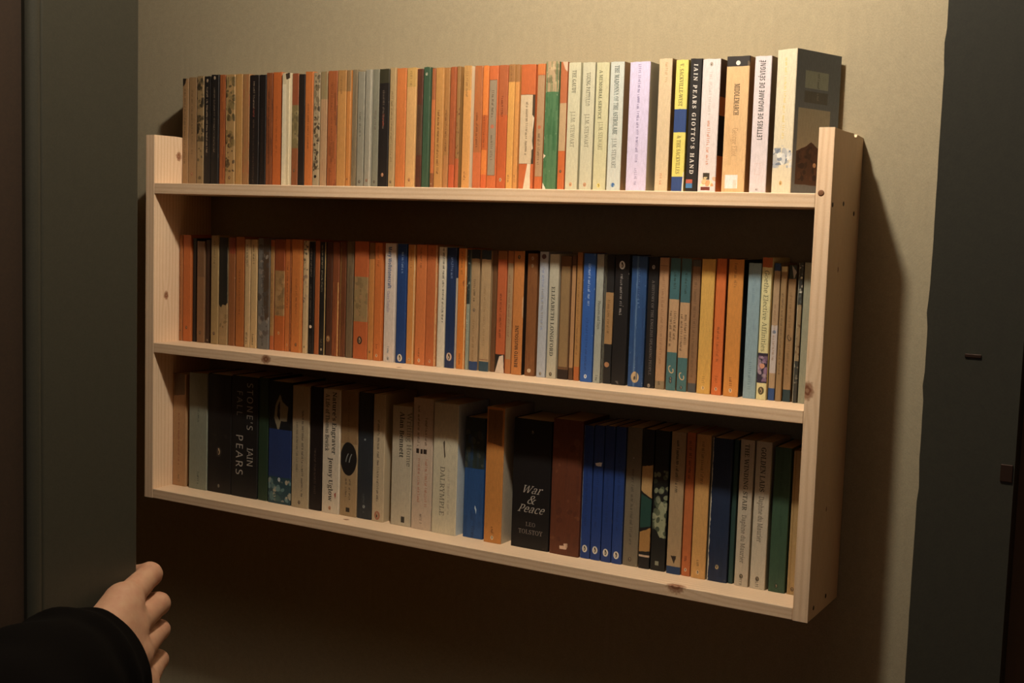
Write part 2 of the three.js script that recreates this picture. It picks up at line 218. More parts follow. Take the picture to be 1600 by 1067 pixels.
// ---------------------------------------------------------------- the books
// row, left edge, thickness, height and front of the spine in millimetres, how the spine is printed (after || the right-hand cover), label
const BOOKS = [
  ["T",21.6,14.0,185.9,76.0,"#8f7652;K .1 .8 #5c4a30;V #241a10 0,0 .7,0 .5,.05 .1,.08","faded tan paperback at the left end of the top shelf"],
  ["T",36.6,18.8,187.6,76.1,"#86704e;K .12 .7 #5a4930;E .9 #8a4a2c;G .1","dull tan-grey paperback second in from the left panel on the top shelf"],
  ["T",57.4,15.5,189.1,77.2,"#857553;M .02 .3 #2e2818 #5a5036 30;M .36 .6 #2a2416 #4a4028 26;M .66 .95 #4a4028 #8a7a58 20","olive paperback with blotchy black print, left of two thin black books on the top shelf"],
  ["T",73.9,15.4,188.1,76.3,"#1a1614;K .1 .72 #b8ac98;E .04 #9a9080","black paperback with small white lettering, left one of two touching black ones, top shelf"],
  ["T",92.0,17.3,190.0,78.4,"#171412;K .12 .7 #80766a;E .03 #b0a69a","black paperback with fainter lettering, right one of two touching black ones, top shelf"],
  ["T",110.4,13.3,189.8,76.5,"#9c4e22;N #5c2e14 10;G .1","dark rust orange paperback just right of the black pair on the top shelf"],
  ["T",126.6,20.0,189.4,78.6,"#9a8256;W .06 #c0a878;M .02 .42 #4c4428 #7c7048 40;M .5 .88 #403420 #74663c 36;E .93 #4a2c14","tan paperback with brown patterned spine and a dark oval near its foot"],
  ["T",147.6,14.9,189.6,76.7,"#a5854c;N #b8985c 8;G .08","plain straw-tan paperback right of the brown patterned spine on the top shelf"],
  ["T",163.5,14.8,189.1,76.8,"#967248;N #a04a28 6;G .1","plain brown-tan paperback touching the left side of the wide black paperback on the top shelf"],
  ["T",180.4,20.2,186.7,77.9,"#181210;K .06 .3 #a09486;K .3 .38 #a04434;K .4 .98 #5a4a3c","black paperback with white and red lettering, right of two plain tan books, top shelf"],
  ["T",201.5,14.1,186.8,77.0,"#140f0c;K .3 .9 #352a22","plain near-black paperback right of the black book with white and red lettering"],
  ["T",216.6,13.9,189.5,77.1,"#84421e;N #4c2812 12;K .15 .8 #4a2812","brown-orange paperback with darkened spine, left of a clean orange one near the cream leaning book"],
  ["T",233.0,19.0,189.7,79.2,"#b4551f;K .3 .7 #8a3f16","clean orange paperback standing immediately left of the leaning cream book on the top shelf"],
  ["T",256.2,16.0,187.4,83.3,"#c8b890;V #dcd0ac 0,.1 .6,.1 .7,1 0,1;V #3c2c1c .5,.01 1,.0 1,.05 .6,.06","narrow cream book leaning a little beside the brown mottled paperback on the top shelf"],
  ["T",273.2,13.1,186.7,77.4,"#7c5c34;B 0 .28 #8c3c1c;B .28 .66 #76663c;B .66 1 #8a431e;M .3 .64 #5c5030 #8a784c 30;E .86 #3c2414","brown mottled paperback with rusty head and olive middle, right of the leaning cream book"],
  ["T",287.5,13.0,184.6,77.5,"#1f1610;N #3a2818 6","slim blackish-brown paperback between a brown mottled and an orange one on the top shelf"],
  ["T",302.0,16.3,188.6,78.6,"#c05c22;K .28 .66 #7c3a18","orange paperback left of the slim spine with a black dot at its foot"],
  ["T",319.8,12.8,186.5,78.7,"#a08c68;M .02 .42 #3a2e20 #6c5c40 40;M .44 .86 #2c2216 #50402a 44;W .08 #b8a680;D .91 #17110c","slim cream and brown patterned paperback with a black dot at its foot"],
  ["T",333.7,13.8,187.7,77.7,"#b08a60;B 0 .24 #8c7a50;N #a06a48 8","pinkish tan paperback with an olive head, right of the black-dotted spine"],
  ["T",350.5,19.2,187.9,79.8,"#a54c20;N #6c3818 14;K .1 .9 #763818","rust orange paperback with streaked spine in the left half of the top shelf"],
  ["T",371.2,17.5,188.1,81.0,"#be7434;B 0 .18 #a86830;K .05 .2 #7c4a22;G .09","pale orange-tan paperback right of the streaked rust orange one"],
  ["T",389.8,8.5,187.6,81.1,"#c06a2a;B 0 .18 #8c5c30;E .93 #6c381a","very thin orange paperback left of the five grey books on the top shelf"],
  ["T",399.2,9.8,188.7,78.1,"#79694c;W .2 #8a7c60;N #5c503a 10","grey-brown paperback, first and brownest of the grey run on the top shelf"],
  ["T",411.0,13.5,185.0,79.2,"#878370;K .35 .55 #4c4a3c;E .95 #34322a;G .08","grey-green paperback with a dark mark at its foot, second in the grey run"],
  ["T",427.6,12.6,187.3,81.3,"#8c8876;W .85 #b4ae98;E .94 #7c4a38;N #a09a84 6","pale grey paperback with a bright worn edge, third in the grey run"],
  ["T",441.2,11.6,187.7,78.4,"#7c7a66;K .35 .5 #5a4a40;E .95 #33302a","olive-grey paperback standing against the black book with red lettering"],
  ["T",455.0,19.0,187.4,80.5,"#1c1612;B 0 .12 #33301c;K .18 .5 #7c6a58;K .38 .48 #a83c28;E .89 #c07048;S #a09078 4","black paperback with small red lettering, standing at the right of the grey run, top shelf"],
  ["T",476.0,10.9,188.6,81.6,"#a88c5c;K .2 .8 #6c5632;E .95 #4c3a24","slim tan paperback right of the black book with red lettering"],
  ["T",488.0,18.1,187.4,79.7,"#cc6428;N #b85820 8","bright plain orange paperback right of the slim tan one on the top shelf"],
  ["T",508.0,17.7,187.5,80.8,"#d08a4a;B 0 .16 #c0843e;K .03 .16 #8a5a2c;E .93 #b05c2c","pale apricot paperback left of a dark brown and a green book"],
  ["T",526.6,10.9,185.3,78.9,"#5c2e1a;B .3 .72 #5a4028;N #3a2014 10;K .1 .9 #4a2818","dark brown paperback left of the slim green one on the top shelf"],
  ["T",541.2,12.1,187.2,83.0,"#37553a;E .06 #d0c8a8;N #2a4028 10;G .1","slim green paperback with a pale emblem at its head on the top shelf"],
  ["T",554.4,6.5,185.4,79.1,"#c05c28;B 0 .26 #a04e24;B .87 1 #8a4620;E .96 #d0a878","thin orange paperback with brown head and foot, right of the slim green one"],
  ["T",563.0,14.6,185.7,81.2,"#bc7434;K .35 .88 #5c3418;G .1","orange-tan paperback with dark lettering down its lower half, third right of the green spine"],
  ["T",578.6,9.2,185.5,79.3,"#a8642c;K .35 .7 #5c3014;B .72 1 #b06630;G .1","browned narrow orange paperback right of the orange-tan one with dark lettering"],
  ["T",590.1,9.9,185.8,81.3,"#aa4a20;N #7c3418 14;B .8 1 #c44a20;G .12","patchy red-orange paperback, left of two grubby ones beside a dark gap"],
  ["T",601.0,6.0,186.7,79.4,"#98602c;M .3 .75 #6c3a1a #a05a2a 30;B .75 1 #b84e22","narrow brown-orange paperback just left of the dark gap on the top shelf"],
  ["T",615.4,14.0,186.5,83.5,"#d2803a;B 0 .2 #be7c3c;K .05 .25 #8a5428;K .86 .92 #6a3c1c||#dcc8a0","light orange paperback with a cream right edge, right of the dark gap"],
  ["T",632.8,14.3,186.3,79.6,"#b45826;N #a05a30 10;K .38 .66 #6c381a;B .7 1 #cc5a28","orange paperback with browned middle, right of the one with a cream edge"],
  ["T",649.2,9.7,185.6,81.8,"#e06a24;B .4 .68 #c0501c;K .4 .66 #6c2c12;B .88 1 #d85420","narrow vivid orange paperback left of the framed grey label"],
  ["T",660.8,15.7,184.9,82.8,"#cc5824;P .08 .9 .115 .885 #978468;O .08 .9 .115 .885 #6c3a20;K .2 .42 #54442e;K .56 .76 #5c4c36;D .49 #c05c38","orange paperback with a long framed grey-beige label and an orange dot in it"],
  ["T",677.4,15.6,185.4,81.9,"#c04c1c;B 0 .4 #b05024;K .25 .42 #6c2c14;E .92 #b89068;G .08","deep orange paperback with a small oval emblem near its foot, right of the framed label"],
  ["T",694.0,11.1,185.8,82.1,"#d68638;B 0 .14 #a0602c;K .02 .14 #7c4420;K .88 .94 #7a4820","left one of a matching pair of light amber paperbacks left of the torn wide spine"],
  ["T",706.1,7.3,185.5,82.2,"#cf7a34;B 0 .14 #a0602c;K .88 .94 #7a4820","right and thinner one of the pair of light amber paperbacks, touching a dark gap"],
  ["T",717.1,24.6,184.5,84.2,"#c45422;P 0 .86 .24 .79 #cbb38c;P .86 1 .24 .79 #40301c;O 0 .86 .24 .79 #5c4028;K .3 .72 #6a5840;V #d8c4a0 .62,.79 .84,.79 .84,1 .36,1;V #dcc8a8 .86,.4 .97,.42 .9,.6 .97,.68 .86,.76;V #40301c .88,.68 1,.66 1,.79 .88,.79","wide orange paperback with a big cream label and a torn spine on the top shelf"],
  ["T",743.4,13.0,184.9,82.4,"#c85622;B 0 .08 #cc6428;P .12 .98 .09 .89 #ac865c;D .5 #bc5c34;K .55 .8 #5c4a30;O .12 .98 .09 .89 #8a5c34","orange paperback with a narrow beige label, between the torn wide spine and the green one"],
  ["T",759.8,21.9,186.9,86.5,"#4a7548;B 0 .235 #b0936a;M .02 .18 #8a7450 #c0a478 14;N #285c30 18;V #d8d0b8 0,.93 .25,.98 .3,1 0,1;S #d8d0b0 16;V #e0d0b0 0,.71 .2,.73 0,.76","wide green paperback with a beige head and white scuffs on the top shelf"],
  ["T",782.8,11.3,186.2,83.7,"#bc4e20;B 0 .32 #b4562a;B .32 .69 #b8976a;B .69 1 #c4531f;E .85 #4a2c1c;V #c8a888 .3,0 1,.0 1,.08 .7,.06","orange paperback with a beige middle, last orange one before the four pale grey-green books"],
  ["T",795.4,20.0,184.7,82.8,"#c0bb98;T .06 .24 #4c4c3c serifb THE GAUDY;T .38 .66 #6c6a58 serif J.I.M. STEWART;E .95 #d08050;N #bcb896 6","pale cream-green book with a short two-word title, leftmost of the four matching pale books"],
  ["T",818.6,20.1,183.9,83.0,"#bdb99a;T .08 .34 #4c4c3c serifb YOUNG PATTULLO;T .4 .66 #5c5a48 serif J.I.M. STEWART;E .95 #b8643c;N #bcb896 6","pale grey-green book second from the left of the four matching pale books"],
  ["T",841.4,20.5,182.9,84.2,"#c0bb90;T@.38 .06 .44 #44442f serifb A MEMORIAL SERVICE;T .46 .68 #5c5a40 serif J.I.M. STEWART;E .955 #e0b040;N #bcb888 6","pale yellow-green book with a yellow emblem, third of the four matching pale books"],
  ["T",864.2,21.6,182.8,85.3,"#bcc0b4;T .03 .56 #34443c serifb THE MADONNA OF THE ASTROLABE;T .59 .82 #4c544c serif J.I.M. STEWART;D .95 #2c5c9c;N #b8c4bc 8||#a07850","pale blue-grey book with a blue dot at its foot, left of the lavender one"],
  ["T",897.6,31.0,180.6,91.6,"#c9bedc;K .02 .58 #6a5f8a;K .6 .76 #6a5f8a;K .82 .94 #8a7fa8||#b4ae90","broad lavender paperback with small violet lettering on the top shelf"],
  ["T",939.4,19.7,184.4,85.9,"#ccb48c;K@.6 .03 .19 #b08a5c;K .86 .93 #c0643c;N #d0b888 6||#94703f","peach-cream paperback between the lavender one and the yellow and blue one"],
  ["T",965.2,18.5,181.6,87.1,"#d8b24a;B .37 .545 #26427c;B .88 1 #26427c;T .03 .35 #5c5430 serifb V. SACKVILLE-WEST;T .57 .86 #6c5c2c serifb & THE SACKVILLES;V #e8dcc0 .92,.85 1,.84 1,1 .86,1","yellow paperback with two blue blocks on the spine"],
  ["T",986.8,17.3,182.4,88.3,"#191512;T .04 .86 #e0d8cc serifb:.44 IAIN PEARS GIOTTO'S HAND;P .06 .62 .9 .93 #b84a34;P .06 .62 .93 .965 #3c78b0","black paperback with bold white capitals, right of the yellow and blue spine"],
  ["T",1005.2,25.9,181.0,88.5,"#d4c8c4;E .04 #a09890;K .1 .42 #b4a8a0;K .46 .78 #c4623c;P .3 .66 .85 .9 #3a3020;M .88 .95 #d07a40 #f0d8a0 10;P .2 .7 .955 .98 #6c2c1c||#1c1612;B .0 .28 #5a3820;B .28 .42 #e0702c;B .72 1 #e06c28","white paperback with red-orange lettering and a small figure at its foot"],
  ["T",1040.6,32.6,183.1,90.8,"#d6ac74;B 0 .075 #26201a;D .05 #e0d8c8;T@.5 .2 .43 #2c1c10 serifb MIDDLEMARCH;T@.5 .52 .73 #a87040 serif George Eliot;P .14 .7 .865 .965 #e4d8d4;N #c89c64 6||#a47c50","tan paperback with a black head and a square white sticker near its foot"],
  ["T",1080.2,23.4,181.7,91.1,"#d2c5c6;U .03 .61 #4c4844 sansb LETTRES DE MADAME DE SÉVIGNÉ;O .3 .6 .78 .86 #d0b4b0;K .965 .975 #5c5450||#b88f60","white paperback lettered from foot to head in dark grey capitals"],
  ["T",1112.0,31,188.0,94.9,"#d2c6a6;K .06 .62 #d0b460;M .665 .82 #9aa0a8 #cfd0cc 30;M .68 .8 #5a6a80 #dcdad0 16;E .925 #c89c50||#68747e;P .2 .72 .14 .26 #94a296;K .15 .25 #5a665c;P .2 .72 .28 .36 #5a5c58;K .29 .35 #8a8c80;P .08 .8 .4 .93 #a5a28c;V #4c3020 .08,.7 .3,.66 .4,.63 .55,.67 .78,.58 .78,.93 .08,.93;M .66 .92 #2a1810 #5c3c28 40 .1 .76;D .79 #c8a078 .2","white paperback turned to show its blue-grey picture cover, right end of the top shelf",19,100],
  ["M",21.6,7.8,189.5,81.0,"#a05a2c;K .1 .8 #6c3c1c;E .9 #4c2814;G .1","dull orange-brown paperback at the left end of the middle shelf"],
  ["M",31.0,18.7,190.1,81.0,"#b4561f;E .87 #5c2c12;G .1","orange paperback second from the left panel on the middle shelf"],
  ["M",50.6,9.0,184.8,76.9,"#1c120c","slim black-brown paperback right of two orange ones at the left end of the middle shelf"],
  ["M",64.4,17.5,179.8,80.8,"#6c5034;B .35 1 #7c5c3a;E .9 #2c2014;G .12","short brown paperback, dark upright mark at its foot, left end of the middle shelf"],
  ["M",82.9,10.4,182.6,77.7,"#3a2416;E .97 #7c6850;G .1","slim dark brown paperback left of a tall olive-tan one on the middle shelf"],
  ["M",99.8,16.9,191.1,82.7,"#96855a;K .05 .3 #64583a;E .9 #3a1f14;G .08","tall olive-tan paperback with a dark dot at its foot on the middle shelf"],
  ["M",117.6,19.6,188.4,81.6,"#96815c;V #17160f 0,0 1,0 1,.6 .85,.63 .5,.62 .3,.65 0,.62;M .7 .95 #76643f #a08a64 14","paperback with a torn black upper spine and bare tan lower spine on the middle shelf"],
  ["M",139.2,14.4,189.0,80.5,"#8a4c24;B 0 .15 #903a1c;W .1 #a8744a;S #c0987a 5;G .12","worn brown-orange paperback between the torn black spine and a wider rusty one"],
  ["M",156.4,19.2,190.8,81.4,"#a85a24;K .3 .7 #743c18;G .1","wider rusty orange paperback left of two thin cream ones on the middle shelf"],
  ["M",178.8,11.9,187.0,83.3,"#bca880;K .05 .25 #5c5038;K .86 .96 #3c3424","left one of two thin cream paperbacks on the middle shelf"],
  ["M",192.2,13.8,186.9,83.2,"#bfa97c;K .05 .22 #5c5038;K .87 .96 #3c3424","right one of two thin cream paperbacks, left of the blue-grey mottled book"],
  ["M",208.6,24.6,190.4,83.2,"#676a6e;V #4c3c2c .5,0 1,0 1,.7 .7,.75 .55,.6;M .05 .9 #4c4844 #8a8884 50;K .1 .7 #3a342c;K .9 .97 #2c2822","blue-grey mottled book in the left part of the middle shelf"],
  ["M",234.2,8.6,187.7,81.0,"#b4582a;P .06 .96 .06 .87 #a5834e;K .3 .8 #6c4a28","very thin orange paperback with a tan label, right of the blue-grey mottled book"],
  ["M",245.0,21.1,189.3,82.0,"#b4551e;B .28 .685 #96784a;M .29 .68 #7c6440 #a5875a 30;B 0 .28 #8c3e18;E .84 #d08850","orange paperback with an olive-tan centre band and darkened head on the middle shelf"],
  ["M",267.0,12.4,189.9,80.9,"#c0642a;W .9 #6c3c1c;K .2 .6 #6c381a;E .94 #d09058","narrow orange paperback with a dark right edge, right of the olive-banded one"],
  ["M",282.4,23.5,190.6,82.8,"#c4682a;K .35 .65 #84421c;E .93 #6c3a1a;W .85 #d08038","broader orange paperback left of the slim cream spine with black lettering"],
  ["M",308.2,9.5,189.1,83.7,"#bcac88;M .0 .26 #3c382c #8a8064 24;M .3 .55 #7c6a60 #a89880 20;E .94 #6c6048","slim cream paperback with dark lettering at its head, left of slim black books"],
  ["M",318.7,11.0,187.4,81.6,"#14100e;K .06 .32 #8a8276;K .38 .7 #6a6258;D .755 #d0c8bc .25;K .84 .96 #5a524a","slim black book with a white fleck low on its spine, on the middle shelf"],
  ["M",330.7,9.6,189.9,80.5,"#a04e22;G .1","slim rust-orange paperback between two slim black books on the middle shelf"],
  ["M",342.0,11.2,188.2,81.5,"#1a1813;K .03 .44 #b0a890;W .96 #a08a54;K .86 .92 #8a8270;E .95 #d8d0bc","slim black book with white lettering at its head and a white emblem at its foot"],
  ["M",354.2,11.7,188.6,79.4,"#4c2a16;E .85 #8a6438 1.4;K .1 .6 #33200f;G .12","dark brown paperback with an oval emblem near its foot on the middle shelf"],
  ["M",367.6,13.2,189.1,80.3,"#8c4420;N #5c3418 14;W .9 #c08a4c;B 0 .35 #7c3c1c;G .12","browned orange paperback with a thin light line along its right edge, middle shelf"],
  ["M",381.8,12.8,189.6,79.3,"#6e3d1c;W .2 #9a7038;N #4c2c16 14;G .12","brown paperback with a thin tan line, left of the plain grey-brown book"],
  ["M",397.4,13.3,190.2,81.2,"#6e6048;N #564a38 10","plain grey-brown book left of a wide orange and tan banded paperback"],
  ["M",414.2,28.0,192.0,83.1,"#b84e1e;B .3 .68 #94683a;K .35 .62 #6c4c28;E .84 #3c2414 1.3;M .31 .67 #7c5830 #a0784a 20","wide orange paperback with a tan centre band and dark oval emblem on the middle shelf"],
  ["M",443.0,10.3,190.6,82.0,"#c26a2a;W .12 #c89a58;B 0 .14 #8c5024;E .93 #5c2c14","narrow orange paperback with a tan stripe, right of the wide tan-banded one"],
  ["M",455.2,14.9,191.2,82.9,"#cc5e22;K .03 .2 #8c3e18;K .86 .9 #6c3014;E .955 #e0b080","orange paperback immediately left of the white spine with blue lettering"],
  ["M",476.0,20.2,191.0,83.8,"#d0bfae;T .03 .38 #28487c sansb Mary Wollstonecraft;T@.42 .4 .58 #7a6a8c serif Claire Tomalin;K .87 .93 #4c6478;E .97 #8a98a0","white paperback with bold blue lettering on the middle shelf"],
  ["M",499.4,17.8,190.7,82.6,"#1c3d78;K@.6 .07 .24 #9cb0d0;K .3 .5 #1a305c;E .955 #d8ccb0 1.2;S #5c7aac 6","dark blue paperback with a white oval, right of the white spine with bold blue lettering"],
  ["M",519.0,14.2,190.3,81.5,"#cc7430;W .9 #d6b078;K .05 .2 #a05424;E .96 #d09a60","light orange paperback with pale right edge, first of three right of the dark blue one"],
  ["M",536.0,19.0,191.0,82.4,"#d0622a;K .03 .19 #7c3a1a;K .86 .93 #7c3a18;E .96 #e8b88c","orange paperback with small dark lettering, middle of three between blue and white books"],
  ["M",556.2,19.3,190.8,82.3,"#c05624;W .92 #d09a60;K .03 .12 #8c3e1a;E .96 #d89060||#c88a50","orange paperback with tan right edge, touching the white book with black edge lettering"],
  ["M",578.8,13.5,188.5,83.2,"#d2c6ac;K@.72 .0 .62 #2c2a24","white book with black capitals along its right edge, left of the navy blue one"],
  ["M",593.2,17.4,188.1,82.1,"#1a2f58;K@.6 .08 .26 #8a96b4;E .905 #c8a890 1.3;N #142444 10||#243a64;B .25 1 #d0c8b0","navy blue paperback with a pinkish oval emblem, between white and orange books, middle shelf"],
  ["M",613.8,14.7,187.8,81.0,"#d4681f;W .93 #dca868;K .03 .22 #8c4418;V #9c4a1c .6,.28 .8,.26 .75,.33 .9,.36;K .87 .96 #8c4418","orange paperback with a small tear, between the navy one and the mottled grey-green one"],
  ["M",629.4,5.8,186.2,79.9,"#8f9480;B 0 .45 #2c3430;M .02 .45 #16201e #7c8878 24;M .46 .98 #7c8470 #b4b49c 16","thin mottled grey-green booklet with a dark head, left of two beige paperbacks"],
  ["M",636.2,15.0,186.7,78.8,"#a8875c;B 0 .075 #1f2a30;B .925 1 #28406c;K .25 .42 #4c3a24;K .58 .92 #8a5a34;E .5 #6c5a44","beige paperback with dark head and blue foot, left of its teal-footed match"],
  ["M",654.8,17.1,186.4,79.7,"#b08f62;B 0 .075 #27343a;B .918 1 #2f4a56;P .05 .95 .08 .082 #d0b890;K .3 .8 #947248;P .05 .95 .9 .904 #6c3424","beige paperback with dark head and teal foot, right of its blue-footed match"],
  ["M",673.0,7.8,186.0,75.6,"#6e4522;N #503018 8","slim plain brown paperback right of the beige one with a teal foot"],
  ["M",684.1,16.0,186.6,79.6,"#bc4f22;B 0 .07 #96501f;K .35 .7 #6c3014;V #201812 0,.845 1,.845 1,1 0,1;V #d6bea4 .5,.86 .9,.85 1,1 .02,1","orange paperback with a white torn triangle at its foot on the middle shelf"],
  ["M",701.1,10.1,187.1,78.5,"#b8602a;P .06 .95 .1 .88 #a58258;K .2 .7 #8a4c30","narrow orange paperback with a long pinkish-beige label, right of the one with a torn triangle"],
  ["M",713.2,17.7,187.7,80.4,"#c4682a;E .05 #3c2c18;U .6 .94 #3c2414 sansb BENITO MUSSOLINI;V #c8986a .9,.4 1,.35 1,.55 .92,.52||#2c1c10","orange paperback with dark capitals low on its spine, left of a dark gap"],
  ["M",736.0,17.1,184.7,79.2,"#82441c;E .04 #a08060;E .1 #9a7048;D .955 #d0b890 .2;N #6c3818 10;S #a8785a 6","brown paperback with a small white ring at its foot, left of two pale ones"],
  ["M",757.6,14.7,188.4,81.1,"#a8acb0;D .04 #5c3c3c .25;K .12 .62 #7c88b0;K .3 .6 #8a8474;E .97 #7c7c74","pale blue-grey paperback left of the cream one with tall outline capitals"],
  ["M",774.4,16.0,185.3,81.0,"#b4ad94;T .26 .82 #3c3c30 serifb ELIZABETH LONGFORD;E .965 #3c3a30;G .08","grey-cream paperback with long tall dark capitals on the middle shelf"],
  ["M",791.6,17.8,183.1,77.9,"#6a4626;P .1 .92 .08 .9 #8e6238;O .1 .92 .08 .9 #442a14;B .92 1 #2c1a0e;G .08","broad brown paperback with a framed tan panel, left of two thin tan ones"],
  ["M",810.4,7.2,184.6,77.8,"#5c3a1e;P .1 .95 .08 .9 #ac7c4c;W .05 #4c2c14","thin brown paperback with a light tan label, right of the framed brown one"],
  ["M",819.2,8.9,189.7,78.7,"#a86830;B 0 .1 #a05824;B .89 1 #b4521e;K .2 .8 #7c4a24","thin orange-tan paperback standing against the left side of the bright blue one"],
  ["M",831.4,19.1,188.5,81.6,"#2858a8;K@.55 .08 .42 #b8c8e4;K .5 .9 #1c3c7c;E .955 #d8e0ec;S #b8c4d4 14","bright blue paperback with white lettering, widest blue one on the middle shelf"],
  ["M",851.4,13.6,188.2,79.5,"#9a9e90;T@.5 .36 .58 #2c2c28 serif Pleasures and Days;K .94 .98 #4c4c44;W .93 #34302a","pale grey-green paperback with black lettering, right of the bright blue one"],
  ["M",866.4,12.8,187.9,77.4,"#1c1a18;B .29 .69 #a07848;K .35 .62 #6c4c28;D .85 #a8744a .3;S #a89878 8;W .04 #8a7c64","black paperback with a plain tan centre band on the middle shelf"],
  ["M",881.2,22.5,188.7,79.3,"#120e0d;E .08 #d8dcdc 1.2;K@.5 .15 .46 #b4aca4;K .97 .99 #8a8278;S #a09484 5||#33302c","broad black paperback with a white oval at its head and white capitals"],
  ["M",907.8,23.9,187.9,80.1,"#22487c;K@.5 .09 .36 #8ca8d0;W .42 #4c6c94;E .925 #c4a470 1.6;S #94a8bc 22;N #1a386a 12","scuffed blue paperback with a tan oval near its foot, between two black books"],
  ["M",932.8,16.2,187.9,77.9,"#140f0d;E .08 #b4b0a8;T@.55 .18 .9 #847c74 serif A HISTORY OF THE ENGLISH-SPEAKING PEOPLE;E .98 #7c7468","black paperback with one long line of pale lettering, right of the scuffed blue one"],
  ["M",950.2,14.5,187.6,78.8,"#b0845a;K .1 .8 #8c6440;P .1 .9 .06 .064 #6c5030;B .935 1 #8a7654;K .94 .96 #4c4030","tan paperback left of the two matching teal and tan ones"],
  ["M",967.2,15.0,187.5,79.7,"#b89064;B 0 .31 #3a666a;B .71 1 #3f6a6a;K@.55 .11 .24 #20342c;K@.68 .4 .62 #4c3420;K@.3 .4 .66 #4c3420;C .84 #c8a878;E .91 #203440;E .93 #24343c","left one of two matching teal and tan paperbacks with a small shell emblem"],
  ["M",983.8,14.8,187.7,79.6,"#b89064;B 0 .33 #3a6468;B .745 1 #3f6a6a;K@.55 .11 .26 #20342c;K@.68 .42 .66 #4c3420;K@.3 .42 .7 #4c3420;C .885 #c8a878;E .97 #203440","right one of two matching teal and tan paperbacks with a small shell emblem"],
  ["M",999.6,12.4,186.0,77.5,"#86603c;B 0 .05 #4c4a40;B .93 1 #4a4a48;K .1 .9 #64462a","brown paperback with a grey foot, right of the two matching teal and tan ones"],
  ["M",1014.4,19.8,188.2,80.4,"#d48e38;K .87 .92 #8a5c24;E .955 #e4c488;N #c88430 5","broad light amber paperback, left one of three big plain orange books, middle shelf"],
  ["M",1035.6,14.6,189.4,79.2,"#d45a1e;K .5 .75 #8c3c14;K .86 .91 #8c3c14;E .955 #e8a878","narrower vivid orange paperback, middle of the three big plain orange books"],
  ["M",1053.4,21.8,189.4,80.1,"#cf7428;K .03 .2 #84481c;K .86 .93 #6c3814;E .955 #e8c090||#181008","broad orange paperback, last of the three big plain orange books, left of a dark gap"],
  ["M",1081.8,18.2,185.3,79.8,"#84a0a8;K .1 .3 #70909c;K .73 .93 #54747c;N #7894a0 6","light blue paperback left of the cream and orange-headed one on the middle shelf"],
  ["M",1101.2,14.0,193.8,80.7,"#d6cc90;B 0 .07 #b4501f;T .09 .66 #5c5c3c serif Goethe   Elective Affinities;B .67 .88 #33283a;M .69 .87 #b8a0a8 #8a6a88 22;D .76 #d09070 .25;E .935 #4c4424 1.2","cream paperback with an orange head and a small portrait low on the spine"],
  ["M",1116.6,9.2,186.5,76.6,"#a98a64;B 0 .055 #2a4470;P 0 1 .45 .8 #bcb0a8;B .91 1 #2a4a80;D .5 #5c7494 .25;K .3 .7 #8a6a4c","tan paperback with a pale label and blue ends, right of the portrait spine"],
  ["M",1127.4,8.1,182.7,78.5,"#947448;B 0 .04 #c8b884;K .2 .8 #5c4428","plain brown-tan paperback between the blue-ended and the teal-ended tan ones"],
  ["M",1136.6,10.8,184.8,75.4,"#947248;B 0 .1 #27302a;V #a0988a .4,0 1,.05 .7,.1;B .91 1 #24393c;K .2 .8 #74562f;C .53 #3c2c18","tan paperback with dark teal ends and a small ring mark near mid spine"],
  ["M",1150.9,6.2,188.8,77.3,"#34342c;B .3 .7 #8a7450;M .02 .3 #c8c4b0 #4c5450 20;M .3 .7 #5c3820 #a08860 20;M .7 1 #242a28 #8a8670 20;W .08 #cfc4a0","thin mottled dark and cream book second from the right end of the middle shelf"],
  ["M",1158.4,10.3,189.2,77.2,"#8b8a70;N #7c7c64 5","grey-green paperback at the right end of the middle shelf, against the pine side panel"],
  ["B",21.6,32.1,203.0,94.2,"#ac8a64;V #6c563c .1,.0 .9,.0 .9,.18 .1,.2;K .35 .8 #8c4c34;K .9 .96 #6c5c40","tan paperback with reddish lettering at the left end of the bottom shelf"],
  ["B",62.2,42.7,208.4,94.8,"#868872;K@.55 .3 .42 #4c5044;K@.55 .85 .96 #3a3c32","pale grey-green paperback second from the left on the bottom shelf"],
  ["B",106.0,54.7,210.4,93.5,"#17100c;M .5 .7 #2a2018 #1c1610 18;E .65 #342a20 1.6;E .94 #6a6458","thick plain black book right of the pale grey-green one on the bottom shelf"],
  ["B",162.4,59.2,212.2,94.0,"#14100e;T@.7 .05 .44 #a49888 sans:.3 STONE'S;T@.32 .12 .33 #8c8074 sans:.3 FALL;T@.72 .58 .74 #a49888 sans:.3 IAIN;T@.32 .48 .82 #b4a898 sans:.36 PEARS","thick black book with spaced white capitals in two lines on the bottom shelf"],
  ["B",222.6,21.4,213.5,92.5,"#233a22","dark green book right of the thick black one with spaced white capitals"],
  ["B",247.2,49.6,210.6,94.3,"#101214;V #8a7c5c .3,.2 .5,.1 .6,.16 .85,.2 .8,.32 .55,.32 .45,.42 .25,.3;V #12120f .4,.2 .5,.16 .5,.32 .38,.28;B .39 .78 #1f3468;B .78 1 #24444c;M .78 .98 #b8a88a #20404a 26;M .8 .98 #6a8a88 #3a5a58 20;E .8 #e8ecec .6","dark paperback with a painted figure above a blue block on the bottom shelf"],
  ["B",300.2,35.4,207.4,95.9,"#b09c78;K@.66 .2 .9 #4c443a;K@.34 .3 .7 #6c6450;E .955 #4c443c","tan-grey paperback with two lines of dark capitals, bottom shelf, left of a brown-black one"],
  ["B",336.6,25.3,208.9,93.6,"#1c0f0b;K@.5 .5 .88 #6a5442","brown-black paperback with faint script lettering, left of the white one with bold serif title"],
